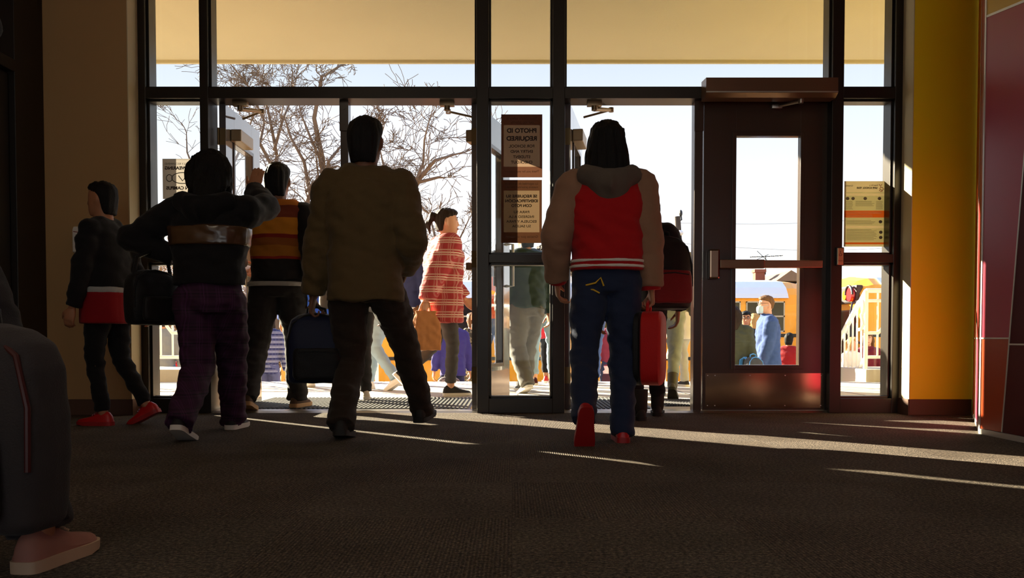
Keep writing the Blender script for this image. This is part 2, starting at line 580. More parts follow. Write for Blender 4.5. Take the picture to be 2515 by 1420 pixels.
# ---------------------------------------------------------------- door leaves
def leaf(name, hx, hy, width, ang, s, opened=True, closer=True, barside=True):
    """s=+1 hinge on the left, -1 on the right; inside face at local y=-T/2 when closed."""
    zt, z0, T = Zp(249, 5.98), 0.014, 0.045
    W = width
    d = empty(name, (hx, hy, 0), ang * s)
    d['kind'] = 'structure'
    st = 0.19                                    # stile width
    wz0, wz1 = Zp(897, 5.98), Zp(334, 5.98)

    def bx(mb, x0, x1, y0, y1, za, zb, bev=0.0):
        x0, x1 = (x0, x1) if s > 0 else (-x1, -x0)
        return mb.box(x0, x1, y0, y1, za, zb, bev)
    a, b_ = st, W - st - 0.03
    m = MB()
    bx(m, 0, a, -T / 2, T / 2, z0, zt, .002); bx(m, b_, W, -T / 2, T / 2, z0, zt, .002)
    bx(m, a - .001, b_ + .001, -T / 2, T / 2, z0, wz0, .002); bx(m, a - .001, b_ + .001, -T / 2, T / 2, wz1, zt, .002)
    m.build('door_slab', bronze_in if not opened else bronze_sky_sheen, d)
    m = MB()
    for y0, y1 in ((-T / 2 - .008, -T / 2), (T / 2, T / 2 + .008)):
        bx(m, a - .028, a, y0, y1, wz0 - .028, wz1 + .028, .002); bx(m, b_, b_ + .028, y0, y1, wz0 - .028, wz1 + .028, .002)
        bx(m, a, b_, y0, y1, wz0 - .028, wz0, .002); bx(m, a, b_, y0, y1, wz1, wz1 + .028, .002)
    m.build('glazing_bead', bronze_in, d)
    m = MB(); bx(m, a + .001, b_ - .001, -.003, .003, wz0 + .001, wz1 - .001); m.build('glass_pane', glass, d)
    # kick plates inside and out, with screws
    m = MB()
    kz = Zp(917, 5.98)
    bx(m, .02, W - .02, -T / 2 - .002, -T / 2, .03, kz); bx(m, .02, W - .02, T / 2, T / 2 + .002, .03, kz)
    kp = m.build('kick_plate', steel, d)
    m = MB()
    for u in (.035, .28, .52, .76, W - .035):
        for zz in (.045, kz - .015):
            if W - .03 > u: m.cyl((u * s, -T / 2 - .003, zz), (0, 1, 0), .004, .004, 8)
    m.build('screw', alum, kp)
    # hinges
    for zz in (.25, 1.05, Zp(330, 5.98)):
        m = MB()
        m.cyl((-.008 * s, T / 2 + .004, zz), (0, 0, 1), .008, .115, 12)
        bx(m, -.006, .03, T / 2, T / 2 + .004, zz - .057, zz + .057)
        bx(m, -.003, .001, -T / 2, T / 2, zz - .057, zz + .057)
        m.build('hinge', brass_, d)
    # panic bar on the inside face
    bz = Zp(650, 5.98)
    m = MB()
    bx(m, .05, W - .1, -T / 2 - .06, -T / 2 - .022, bz - .026, bz + .026, .006)
    bx(m, .05, .09, -T / 2 - .03, -T / 2, bz - .02, bz + .02)
    pb = m.build('push_bar', barmat, d)
    m = MB()
    bx(m, W - .10, W - .03, -T / 2 - .064, -T / 2, bz - .10, bz + .10, .012)
    m.build('latch_case', steel, pb)
    m = MB()
    bx(m, .02 + .5 * W, W - .10, -T / 2 - .066, -T / 2 - .02, bz - .03, bz + .03, .006)
    m.build('touch_pad', barmat2, pb)
    # outside pull and latch edge
    m = MB()
    m.tube([((W - .09) * s, T / 2, bz + .22), ((W - .09) * s, T / 2 + .05, bz + .22), ((W - .09) * s, T / 2 + .05, bz - .1), ((W - .09) * s, T / 2, bz - .1)], .012, 10)
    m.build('pull_handle', alum, d, smooth=True)
    m = MB()
    bx(m, W, W + .012, -.012, .012, bz - .03, bz + .03, .003)
    bx(m, W, W + .002, -.016, .016, bz - .09, bz + .09)
    m.build('latch', alum, d)
    if closer:
        cz = Zp(318, 5.98)
        m = MB()
        bx(m, .10, .40, -T / 2 - .075, -T / 2, cz - .042, cz + .042, .008)
        m.build('closer_case', closer_m, d)
    return d


bronze_sky_sheen = mat('bronze_paint_sky_sheen', (96, 92, 94), rough=0.10, metal=0.0, spec=0.9, coat=0.6, var=0.08, scale=5)  # same door paint, lightened and glossed to carry the sky's sheen
barmat = mat('bronze_push_bar', (150, 118, 92), rough=0.32, metal=0.8, var=0.06)
barmat2 = mat('bronze_touch_pad', (120, 92, 72), rough=0.34, metal=0.8, var=0.06)
closer_m = mat('bronze_door_closer', (140, 118, 88), rough=0.4, metal=0.6, var=0.06)
HY = 6.045
W1 = X(838, 6) - X(536, 6) - 0.005
d1 = leaf('door_1', X(549, 6.04), HY, W1, radians(90.5), 1)
d2 = leaf('door_2', X(1166, 6.04), HY, W1, radians(105), -1)
d3 = leaf('door_3', X(1393, 6.04), HY, X(1704, 6) - X(1393, 6) - .01, radians(80), 1)
d4 = leaf('door_4', X(2030, 6.0), 6.01, X(2030, 6.0) - X(1725, 6.0) - .003, 0.0, -1, opened=False, closer=False)

# closer arms between the frame head and each open leaf
def closer_arm(door, p0, p1, p2):
    m = MB()
    m.box(p0.x - .05, p0.x + .05, p0.y - .02, p0.y + .03, zt0 - .03, zt0 + .002, .004)
    m.cyl((p0.x, p0.y, zt0 - .045), (0, 0, 1), .02, .03, 14)
    m.tube([Vector((p0.x, p0.y, zt0 - .05)), p1], [.016, .012], 10)
    m.cyl(p1, (0, 0, 1), .018, .03, 12)
    m.tube([p1, p2], .008, 10)
    o = m.build('closer_arm', closer_m, None, smooth=True)
    o.parent = door
    o.matrix_parent_inverse = (Matrix.Translation(door.location) @ Matrix.Rotation(door.rotation_euler.z, 4, 'Z')).inverted()


closer_arm(d1, at(590, 250, 5.99), at(643, 274, 6.22), at(597, 292, 6.35))
closer_arm(d2, at(1098, 250, 5.99), at(1101, 274, 6.25), at(1172, 290, 6.38))
closer_arm(d3, at(1460, 250, 5.99), at(1501, 270, 6.20), at(1434, 288, 6.33))

# automatic opener over the closed leaf
op = thing('door_operator', 'long bronze automatic door opener box above the closed glazed door', 'door opener', (X(1888, 5.8), YF, Zp(245, 5.85)))
oz = op.location.z
w2 = (X(2048, 5.8) - X(1728, 5.8)) / 2
zz1 = Zp(192, 5.77) - oz
m = MB()
m.prism([(-.145, .02), (-.145, zz1), (0, zz1 + .012), (0, .0), (-.10, 0)], 'x', -w2, w2)
m.build('housing', mat('bronze_operator_cover', (118, 88, 68), rough=0.3, metal=0.6, var=0.05, scale=3, stretch=(.3, 1, 6)), op)
MB().box(-w2, w2, -.147, -.145, .022, .03).build('cover_seam', alum, op)
m = MB()
pa = at(1972, 228, 5.80) - op.location
pb_ = at(1910, 262, 5.955) - op.location
pa = Vector((pa.x, -.06, -.012))
m.cyl(pa, (0, 0, 1), .017, .03, 14)
m.tube([pa, pb_], [.012, .009], 10)
m.box(pb_.x - .04, pb_.x + .03, pb_.y - .012, pb_.y + .02, pb_.z - .012, pb_.z + .012, .003)
m.build('operator_arm', alum, op, smooth=True)

# push plate with the wheelchair mark
pp = thing('door_push_button', 'narrow steel push plate with wheelchair mark on the post right of the closed door', 'push plate', (X(2061, YF), YF, Zp(653, YF)))
ph = Zp(608, YF) - Zp(653, YF)
MB().box(-.026, .026, -.02, 0, 0, ph, .004).build('back_box', bronze, pp)
MB().box(-.020, .020, -.025, -.019, .005, ph - .005, .003).build('button_plate', mat('button_steel', (190, 170, 130), rough=.3, metal=.8), pp)
m = MB()
blue_mark = mat('etched_dark_mark', (70, 60, 45), rough=.5)
zc = ph * .62
m.tube([(.009 * cos(t) - .001, -.026, zc - .004 + .009 * sin(t)) for t in (pi * .75 + k * pi * 1.35 / 10 for k in range(11))], .0013, 6)
m.tube([(-.002, -.026, zc + .014), (-.002, -.026, zc + .003), (.006, -.026, zc + .003), (.010, -.026, zc - .006)], .0014, 6)
m.ball((-.002, -.026, zc + .018), .003, 8)
m.build('wheelchair_mark', blue_mark, pp)
text('PUSH', .012, blue_mark, pp, (0, -.0255, ph * .25), rot=(radians(90), 0, 0), name='lettering')

# ---------------------------------------------------------------- left side wall with a dark framed door
struct(MB().box(XL - .2, XL - .12, -4.2, YW + .05, 0, CEIL), 'wall_left', tan_wall)
zbar = 2.14
m = MB()
m.box(XL - .12, XL, 5.42, YW, 0, CEIL, .004)
m.box(XL - .12, XL, 2.3, 5.43, zbar, zbar + .075, .006)
m.box(XL - .12, XL, 4.28, 4.38, 0, CEIL)
m.box(XL - .12, XL, 2.3, 2.4, 0, CEIL)
m.box(XL - .12, XL, 2.4, 5.43, CEIL - .08, CEIL)
struct(m, 'trim_6', mat('dark_brown_door_frame', (34, 26, 20), rough=.45, metal=.3))
dk = mat('dark_brown_door_leaf', (30, 23, 18), rough=.45, metal=.2)
for i, (y0, y1) in enumerate(((4.39, 5.41), (2.41, 4.27))):
    w = struct(MB().box(XL - .09, XL - .084, y0, y1, zbar + .076, CEIL - .08), 'window_%d' % (9 + i), glass)
dl = empty('door_5', (XL - .06, 5.41, 0)); dl['kind'] = 'structure'
MB().box(-.022, .022, -1.01, 0, .01, zbar - .01, .002).build('door_slab', dk, dl)
MB().box(.022, .03, -.74, -.23, .85, 1.93, .002).build('glazing_bead', dk, dl)
MB().box(.03, .033, -.71, -.26, .88, 1.90).build('glass_pane', mat('dim_vision_glass', (150, 125, 80), rough=.12, spec=.8), dl)
struct(MB().box(XL - .12, XL - .02, -4.2, 2.3, 0, CEIL), 'wall_left_rear', tan_wall)

# ---------------------------------------------------------------- right feature wall of coloured panels
maroon = mat('maroon_laminate', (168, 50, 74), rough=.34, var=.05, scale=3, spec=.35)
dkmaroon = mat('dark_maroon_laminate', (78, 8, 16), rough=.5, var=.05, scale=3, spec=.14)
rust = mat('rust_orange_laminate', (176, 66, 18), rough=.34, var=.05, scale=3, spec=.35)
plum = mat('brown_plum_laminate', (92, 34, 34), rough=.5, var=.05, scale=3, spec=.14)
ochre = mat('ochre_yellow_laminate', (205, 160, 30), rough=.34, var=.05, scale=3, spec=.35)
crimson = mat('crimson_laminate', (140, 26, 24), rough=.34, var=.05, scale=3, spec=.35)
XP = 2.475
YC = 4.62                                   # corner between the flat face and the angled face
wr = empty('wall_right', (0, 0, 0)); wr['kind'] = 'structure'
MB().box(XP + .02, XP + .12, -4.2, YC, 0, CEIL).build('backing', gasket, wr)


def onp(px, py):
    """Photograph pixel to (y, z) on the flat right-hand wall."""
    r = ray(px, py)
    t = XP / r.x
    return (r.y * t, CAM_Z + r.z * t)


def panel(pts, m, name='wall_panel', inset=0.0):
    MB().prism(pts, 'x', XP, XP + .02).build(name, m, wr)


seam_a, seam_b = onp(2515, 402), onp(2460, 1072)


def seam_y(z):
    t = (z - seam_a[1]) / (seam_b[1] - seam_a[1])
    return seam_a[0] + t * (seam_b[0] - seam_a[0])


zj = onp(2440, 831)[1]; zj2 = onp(2495, 846)[1]
zyl = onp(2427, 38)[1]
slant = lambda y: zyl + (onp(2515, 3)[1] - zyl) * (YC - y) / (YC - onp(2515, 3)[0])
g = .004
ztop = CEIL
yN = 1.9                                     # next seam towards the camera
yt = seam_y(2.2)
panel([(YC - .006, zj + g), (YC - .006, slant(YC) - g), (yt, slant(yt) - g), (seam_y(zj) + g, zj + g)], maroon)
panel([(YC - .006, slant(YC) + g), (YC - .006, ztop), (seam_y(2.2), ztop), (seam_y(2.2), slant(yt) + g)], ochre)
panel([(YC - .006, .03), (YC - .006, zj - g), (seam_y(zj) + g, zj - g), (seam_y(0.03) + g, .03)], rust)
panel([(seam_y(zj2) - g, zj2 + g), (seam_y(2.2) - g, 2.2), (seam_y(2.2) - g, ztop), (yN, ztop), (yN, zj2 + g)], dkmaroon)
panel([(seam_y(.03) - g, .03), (seam_y(zj2) - g, zj2 - g), (yN, zj2 - g), (yN, .03)], plum)
panel([(yN - .008, .03), (yN - .008, ztop), (-4.2, ztop), (-4.2, .03)], crimson)
# metal joints
m = MB()
def strip(p, q, w=.004):
    (y0, z0), (y1, z1) = p, q
    d = Vector((y1 - y0, z1 - z0)).normalized(); nn = Vector((-d.y, d.x)) * w
    m.prism([(y0 + nn.x, z0 + nn.y), (y0 - nn.x, z0 - nn.y), (y1 - nn.x, z1 - nn.y), (y1 + nn.x, z1 + nn.y)], 'x', XP - .003, XP + .012)
strip((seam_y(.03), .03), (seam_y(2.2), 2.2)); strip((seam_y(2.2), 2.2), (seam_y(2.2), ztop))
strip((YC, zj), (seam_y(zj), zj)); strip((seam_y(zj2), zj2), (yN, zj2)); strip((YC, slant(YC)), (yt, slant(yt)), .006)
strip((yN - .004, .03), (yN - .004, ztop))
m.box(XP - .006, XP + .014, -4.2, YC, .0, .028)
m.box(XP - .004, XP + .02, YC - .006, YC + .006, .0, CEIL)
m.build('metal_joint', alum_lt, wr)
# angled face running back to the yellow wall
A, B = Vector((XP, YC, 0)), Vector((XR, YW, 0))
dv = (B - A).normalized(); nv = Vector((-dv.y, dv.x, 0))
if nv.x > 0: nv = -nv
def face(t0, t1, z0, z1, m_, th=.02, off=0.0, name='wall_panel'):
    L = (B - A).length
    a, b_ = A + dv * t0 * L, A + dv * t1 * L
    q = [a + nv * off, b_ + nv * off, b_ - nv * th, a - nv * th]
    MB().rings([[Vector((p.x, p.y, z0)) for p in q], [Vector((p.x, p.y, z1)) for p in q]]).build(name, m_, wr)
face(.01, .53, zj + g, CEIL, crimson); face(.55, .99, zj + g, 2.9, rust); face(.55, .99, 2.9, CEIL, ochre)  # far column's orange imitates the yellow wall's reflection
face(.01, .53, .03, zj - g, maroon); face(.55, .99, .03, zj - g, rust)
face(0, 1, zj - g, zj + g, alum_lt, .02, .002, 'metal_joint'); face(0, 1, 0, .028, alum_lt, .02, .003, 'metal_joint'); face(.53, .55, .028, CEIL, alum_lt, .02, .002, 'metal_joint')
face(0, 1, 0, CEIL, gasket, .1, -.021, 'backing')

# ---------------------------------------------------------------- hand sanitiser dispenser on the left wall
p = at(215, 592, YW)
hs = thing('sanitizer_dispenser', 'white hand sanitizer dispenser with printed label on the tan wall', 'dispenser', (p.x, YW, p.z))
white_p = mat('white_plastic', (225, 215, 205), rough=.35, var=.03)
hw, hh = .068, .087
m = MB()
prof = lambda r: [(-hw * r, 0), (-hw * r, -.06), (-hw * .8 * r, -.085), (hw * .8 * r, -.085), (hw * r, -.06), (hw * r, 0)]
m.rings([[Vector((x, y * q, z)) for x, y in prof(r)] for z, r, q in ((-hh, .93, .8), (-hh + .01, 1, 1), (hh - .02, 1, 1), (hh - .004, .95, .9), (hh, .85, .75))])
m.build('dispenser_body', white_p, hs, smooth=True)
MB().box(.048, .066, -.098, -.02, -hh + .01, hh - .01, .008).build('side_cover', white_p, hs, smooth=True)
m = MB().rings([[Vector((x * .85, y * .8, z)) for x, y in prof(1)] for z in (-hh - .03, -hh - .002)])
m.build('drip_tray', mat('red_translucent_tray', (170, 60, 35), rough=.3), hs, smooth=True)
MB().box(-.012, .014, -.088, -.084, -.06, -.048, .002).build('sensor_window', black_p, hs)
dk_txt = mat('dark_print', (60, 45, 40), rough=.6)
for i, (t, y) in enumerate((('use hand', .030), ('sanitizer for', .015), ('20 seconds', .000), ('hold hand', -.018))):
    text(t, .014, dk_txt, hs, (-.012, -.0858, y), rot=(radians(90), 0, 0))
m = MB(); m.tube([(-.05, -.0855, .052), (-.02, -.0862, .047), (.02, -.0862, .040), (.046, -.0855, .041)], .0022, 6)
m.build('red_stripe', mat('red_print', (150, 30, 20), rough=.5), hs)
# ================================================================ POSTERS ON THE GLASS (printed side faces outdoors)
def paper(name, col, trans, mixf=.55):
    m = bpy.data.materials.new(name); m.use_nodes = True
    n, l = m.node_tree.nodes, m.node_tree.links
    n.clear()
    o = n.new('ShaderNodeOutputMaterial'); d = n.new('ShaderNodeBsdfDiffuse'); t = n.new('ShaderNodeBsdfTranslucent'); mx = n.new('ShaderNodeMixShader')
    nz = n.new('ShaderNodeTexNoise'); nz.inputs['Scale'].default_value = 9
    c = n.new('ShaderNodeMix'); c.data_type = 'RGBA'
    c.inputs['A'].default_value = tuple(v * .93 for v in lin(trans)) + (1,); c.inputs['B'].default_value = lin(trans) + (1,)
    l.new(nz.outputs['Fac'], c.inputs['Factor']); l.new(c.outputs['Result'], t.inputs['Color'])
    d.inputs['Color'].default_value = lin(col) + (1,)
    mx.inputs['Fac'].default_value = mixf
    l.new(d.outputs[0], mx.inputs[1]); l.new(t.outputs[0], mx.inputs[2]); l.new(mx.outputs[0], o.inputs['Surface'])
    return m


pap_tan = paper('poster_paper_tan', (200, 175, 150), (118, 94, 76))
pap_bord = paper('poster_print_maroon', (80, 44, 38), (215, 178, 168))
pap_tan_sun = paper('poster_paper_tan_sun', (200, 170, 130), (84, 66, 48))  # copy of the tan paper, darkened and tinged amber for the sun on it
pap_grey = paper('poster_paper_grey', (190, 180, 170), (126, 119, 111))
pap_cream = paper('poster_paper_cream', (225, 210, 165), (92, 80, 52))
pap_green = paper('poster_print_sage', (180, 190, 155), (240, 248, 236), .92)
pap_orange = paper('poster_print_orange', (225, 105, 40), (250, 132, 66), .92)
ink = mat('dark_brown_ink', (48, 30, 24), rough=.8)
ink_g = mat('grey_ink', (74, 72, 70), rough=.8)
ink_f = mat('faded_ink', (104, 80, 68), rough=.8)
ink_o = mat('orange_ink', (190, 90, 50), rough=.8)
ink_c = mat('cream_ink', (235, 215, 170), rough=.8)
YP = YG - .004


def sheet(name, m, t, x0, x1, z0, z1, y):
    """One thickness of paper or print."""
    me = bpy.data.meshes.new(name)
    n = 8
    vs_ = [(x0 + (x1 - x0) * i / n, y, z) for z in (z0, z1) for i in range(n + 1)]
    me.from_pydata(vs_, [], [(i, i + 1, n + 2 + i, n + 1 + i) for i in range(n)])
    me.materials.append(m)
    o = bpy.data.objects.new(name, me); COL.objects.link(o); o.parent = t
    return o


def poster(name, label, x0, x1, y0, y1, body):
    a, b_ = at(x0, y1, YP), at(x1, y0, YP)
    w, h = b_.x - a.x, b_.z - a.z
    t = thing(name, label, 'poster', ((a.x + b_.x) / 2, YP, (a.z + b_.z) / 2))
    sheet('paper_sheet', body, t, -w / 2, w / 2, -h / 2, h / 2, 0)
    return t, w, h


def block(t, name, m, w, h, u0, u1, v0, v1, off=.0006):
    return sheet(name, m, t, -w / 2 + u0 * w, -w / 2 + u1 * w, h / 2 - v1 * h, h / 2 - v0 * h, -off)


def border(t, w, h):
    for u0, u1, v0, v1 in ((0, 1, 0, .17), (0, 1, .83, 1), (0, .06, .17, .83), (.94, 1, .17, .83)):
        block(t, 'printed_border', pap_bord, w, h, u0, u1, v0, v1)


def line(t, s, w, h, u, v, size, m, width=None, bold=0.0, align='CENTER'):
    return text(s, size * h, m, t, (-w / 2 + u * w, -.0016, h / 2 - v * h), width=None if width is None else width * w, bold=bold, align=align)


t, w, h = poster('sign_poster', 'upper maroon-bordered photo ID poster on the glass between the two door pairs', 1231, 1332, 281, 436, pap_tan)
border(t, w, h)
for s, v, sz, wd, mm, bd in (("Your child's safety is", .065, .062, .74, ink_f, 0), ('our top priority.', .125, .062, .56, ink_f, 0), ('PHOTO ID', .26, .095, .72, ink, .0016), ('REQUIRED', .385, .095, .74, ink, .0016),
                         ('FOR SCHOOL', .505, .062, .62, ink, .0006), ('ENTRY AND', .59, .062, .54, ink, .0006), ('STUDENT', .675, .062, .42, ink, .0006), ('CHECKOUT', .76, .062, .52, ink, .0006), ('Thank you for your support!', .905, .05, .84, ink_f, 0)):
    line(t, s, w, h, .5, v, sz, mm, wd, bd)
t, w, h = poster('sign_poster', 'lower Spanish photo ID poster on the glass between the two door pairs', 1231, 1331, 442, 597, pap_tan_sun)
border(t, w, h)
for s, v, sz, wd, mm, bd in (('La seguridad de su niño es', .06, .05, .80, ink_f, 0), ('nuestra prioridad más alta', .115, .05, .80, ink_f, 0), ('SE REQUIERE SU', .26, .06, .76, ink, .001), ('IDENTIFICACIÓN', .335, .06, .80, ink, .001),
                         ('CON FOTO', .41, .06, .50, ink, .001), ('PARA SU', .51, .055, .38, ink, .0004), ('INGRESO A LA', .585, .055, .62, ink, .0004), ('ESCUELA Y PARA', .66, .055, .74, ink, .0004), ('SU SALIDA', .735, .055, .46, ink, .0004), ('Gracias por su apoyo!', .90, .055, .80, ink_f, 0)):
    line(t, s, w, h, .5, v, sz, mm, wd, bd)
t, w, h = poster('mask_poster', 'grey mask wearing poster on the far left side window', 400, 497, 390, 489, pap_grey)
line(t, 'WE STRONGLY RECOMMEND', w, h, .5, .13, .07, ink_g, .88, 0)
line(t, 'MASK WEARING', w, h, .5, .235, .11, ink, .88, .0012)
line(t, 'ON CAMPUS', w, h, .42, .73, .11, ink, .66, .0012)
m = MB()
cx, cz = 0, h / 2 - .48 * h
m.tube([(cx + .27 * w * cos(a_), -.0015, cz + .135 * h * sin(a_)) for a_ in (2 * pi * k_ / 32 for k_ in range(33))], .0028, 6)
for sgn in (-1, 1):
    m.tube([(cx + sgn * .33 * w + .075 * w * cos(a_), -.0015, cz + .085 * h * sin(a_)) for a_ in (2 * pi * k_ / 20 for k_ in range(21))], .0025, 6)
m.tube([(cx + .06 * w, -.0015, cz - .0 * h), (cx + .0 * w, -.0015, cz - .07 * h), (cx - .1 * w, -.0015, cz + .06 * h)], .003, 6)
m.build('mask_drawing', ink_g, t)
t, w, h = poster('safety_poster', 'cream safe school year poster with orange bands on the right side window', 2072, 2177, 445, 606, pap_cream)
for v0, v1 in ((.17, .185), (.225, .45), (.555, .68), (.72, .935)):
    block(t, 'sage_panel', pap_green, w, h, .02, .985, v0, v1, .0005)
block(t, 'orange_band', pap_orange, w, h, .0, 1, .45, .555, .0010)
block(t, 'orange_band', pap_orange, w, h, .03, 1, .935, .965, .0010)
line(t, 'Steps for a', w, h, .70, .062, .036, ink_f, .21)
line(t, 'SAFE SCHOOL YEAR', w, h, .54, .105, .04, ink, .50, .0006)
line(t, 'Greeley', w, h, .11, .07, .036, ink_g, .19)
m = MB()
for p_ in ([(.83, .05), (.86, .08), (.89, .05)], [(.84, .12), (.87, .09), (.93, .11)], [(.83, .15), (.85, .13), (.90, .14), (.94, .12)], [(.86, .16), (.91, .15)]):
    m.tube([(-w / 2 + u * w, -.0014, h / 2 - v * h) for u, v in p_], .0022, 6)
m.build('running_figure_mark', ink_o, t)
m = MB()
rr = random.Random(3)
for u0, u1, v0, v1, st in ((.04, .22, .305, .44, .017), (.27, .72, .305, .38, .017), (.76, .93, .305, .44, .017), (.06, .78, .60, .66, .017), (.06, .80, .74, .90, .017)):
    v = v0
    while v < v1:
        e_ = u0 + (u1 - u0) * rr.uniform(.8, 1)
        m.box(-w / 2 + u0 * w, -w / 2 + e_ * w, -.0014, -.0006, h / 2 - (v + .004) * h, h / 2 - v * h)
        v += st
for u, v in ((.08, .265), (.21, .265), (.5, .265), (.84, .265), (.87, .62), (.88, .78), (.88, .86)):
    m.ball((-w / 2 + u * w, -.001, h / 2 - v * h), (.045 * w, .0007, .025 * h), 10)
m.build('small_print', mat('pale_grey_ink', (120, 120, 96), rough=.8), t)
m = MB()
for v in (.468, .488, .515, .535):
    m.box(-w / 2 + .05 * w, -w / 2 + .92 * w * rr.uniform(.7, 1), -.0017, -.0012, h / 2 - (v + .005) * h, h / 2 - v * h)
m.build('small_print', ink_c, t)
# ================================================================ OUTDOORS
concrete = mat('pale_concrete', (196, 186, 170), rough=.9, var=.08, scale=1.6, bump=.15, bscale=90)
concrete_d = mat('grey_concrete_kerb', (176, 166, 150), rough=.9, var=.10, scale=3, bump=.15, bscale=70)
asphalt = mat('asphalt', (92, 90, 88), rough=.95, var=.12, scale=2)
dirt = mat('dry_grass_ground', (128, 112, 80), rough=1, var=.2, scale=.8)
white_rail = mat('white_painted_rail', (232, 230, 225), rough=.4, var=.04)
stucco = mat('cream_canopy_stucco', (180, 168, 138), rough=.9, var=.05, scale=1.5, bump=.1, bscale=60)

YE = 10.3                    # edge of the raised walkway
LO = -0.65                   # plaza level below the steps
SX0, SX1 = -3.87, 4.18       # ends of the stair flight
struct(MB().box(-22, 22, 6.06, YE, -.25, -.002).box(-22, 22, YE - 4.3, YE - .1, -.9, -.2), 'pavement', concrete)
# joints cut in the slabs: thin dark strips, a little proud
m = MB()
for xx in (-4.6, -3.05, -1.5, .05, 1.6, 3.15, 4.7):
    m.box(xx - .006, xx + .006, 7.6, YE - .02, -.002, -.0005)
m.box(-20, 20, 8.75, 8.762, -.002, -.0005)
struct(m, 'pavement_joint_lines', asphalt)
st = MB()
for i in range(1, 4):
    st.box(SX0, SX1, YE + .3 * (i - 1), YE + .3 * i + .02, LO - .2, -.1625 * i)
struct(st, 'exterior_steps', concrete)['kind'] = 'structure'
struct(MB().box(-30, 30, YE + .92, 12.7, LO - .3, LO), 'plaza_pavement', concrete)
struct(MB().box(-60, 60, 12.7, 24, LO - 1.0, -1.4).box(-60, 60, 12.68, 12.9, -1.5, LO - .02), 'road', asphalt)
struct(MB().box(-160, 160, 24, 240, -1.9, -1.38), 'ground', dirt)
for nm, a, b_ in (('kerb_wall', -22, SX0), ('kerb_wall', SX1 - .06, 22)):
    struct(MB().box(a, b_, YE - .12, YE + .95, LO - .2, .145, .012), nm, concrete_d)['kind'] = 'structure'

# canopy over the entrance
yc0 = 8.9
zc = Zp(148, yc0)
struct(MB().box(-9, 9, YB + .12, yc0, zc, zc + .5).box(-9, 9, yc0 - .01, yc0 + .03, zc - .03, zc + .55), 'exterior_canopy', stucco)['kind'] = 'structure'
struct(MB().box(-9, 9, YB, YB + .14, CEIL, zc + 2.2), 'wall_facade', stucco)
struct(MB().box(-9, XL - .5, YB, YB + .14, -.2, CEIL).box(3.6, 9, YB, YB + .14, -.2, CEIL), 'wall_facade_sides', stucco)

# ribbed entrance mats
ribm = mat('grey_green_ribbed_mat', (72, 74, 68), rough=.7, var=.12)
def mat_grid(name, label, x0, x1, y0, y1, m_, pitch=.032):
    t = thing(name, label, 'mat', ((x0 + x1) / 2, y0, -.002))
    w = (x1 - x0) / 2
    MB().box(-w, w, 0, y1 - y0, 0, .004).build('mat_base', black_p, t)
    m = MB(); u = -w + .02
    while u < w - .02:
        m.box(u, u + pitch * .5, .02, y1 - y0 - .02, .003, .011); u += pitch
    m.build('mat_ribs', m_, t)
mat_grid('entrance_mat', 'long ribbed grey mat outside the left pair of doors', -2.02, -.3, 6.2, 7.4, ribm)
mat_grid('entrance_mat', 'ribbed grey mat outside the right doorway under the red shoes', .34, 1.02, 6.2, 7.4, ribm)
mat_grid('door_mat', 'small black mat outside the right doorway beside the door post', 1.14, 1.95, 6.5, 7.2, mat('black_mat_rubber', (40, 38, 36), rough=.8), .02)

# ---------------------------------------------------------------- railings
def railing(name, label, xk, sgn, y_top=YE + .05):
    """Level guard rail outward from xk along the kerb, with a flight section going down the steps."""
    t = thing(name, label, 'railing', (xk, y_top, .145))
    m = MB()
    top, bot = .925, .14
    L = 6.0
    m.tube([(0, 0, top), (sgn * L, 0, top)], .027, 12); m.tube([(0, 0, bot), (sgn * L, 0, bot)], .02, 10)
    dy, dz = 1.05, -.75
    m.tube([(0, 0, top), (0, dy, top + dz)], .027, 12)
    m.tube([(0, 0, bot), (0, dy, bot + dz)], .02, 10)
    m.build('rail', white_rail, t, smooth=True)
    # grab rail with its bent return
    m = MB()
    pts = [(-sgn * .07, 1.1, top - .10 + dz * 1.05), (-sgn * .07, .05, top - .13), (-sgn * .07, -.02, top - .12)]
    for k_ in range(9):
        a_ = pi / 2 - k_ * pi / 8
        pts.append((-sgn * .07 + sgn * .16 * k_ / 8 * 0, -.04 - .07 * cos(a_) , top - .2 + .08 * sin(a_)))
    pts += [(-sgn * .07, -.10, top - .40), (-sgn * .07, -.03, top - .46), (-sgn * .07, .04, top - .46)]
    m.tube(pts, .02, 10)
    m.tube([(sgn * .0, 0, top - .12), (sgn * .18, -.02, top - .12), (sgn * .2, -.02, top - .2), (sgn * .2, -.02, top - .42), (sgn * .14, -.02, top - .5), (sgn * .02, 0, top - .5)], .02, 10)
    m.build('grab_rail', white_rail, t, smooth=True)
    k_ = 0
    for u in [0.0] + [.14 * q for q in range(1, 42)]:
        r = .026 if abs(u % 1.4) < .01 else .012
        MB().tube([(sgn * u, 0, 0 if r > .02 else bot), (sgn * u, 0, top)], r, 10).build('post' if r > .02 else 'baluster', white_rail, t, smooth=True)
    for q in range(1, 9):
        v = q / 8 * dy
        r = .026 if q == 8 else .012
        MB().tube([(0, v, (bot if r < .02 else -.15) + dz * q / 8), (0, v, top + dz * q / 8)], r, 10).build('post' if r > .02 else 'baluster', white_rail, t, smooth=True)


railing('stair_railing', 'white metal stair railing outside the right side window', SX1, 1)
railing('stair_railing', 'white metal stair railing outside the left side window', SX0, -1)


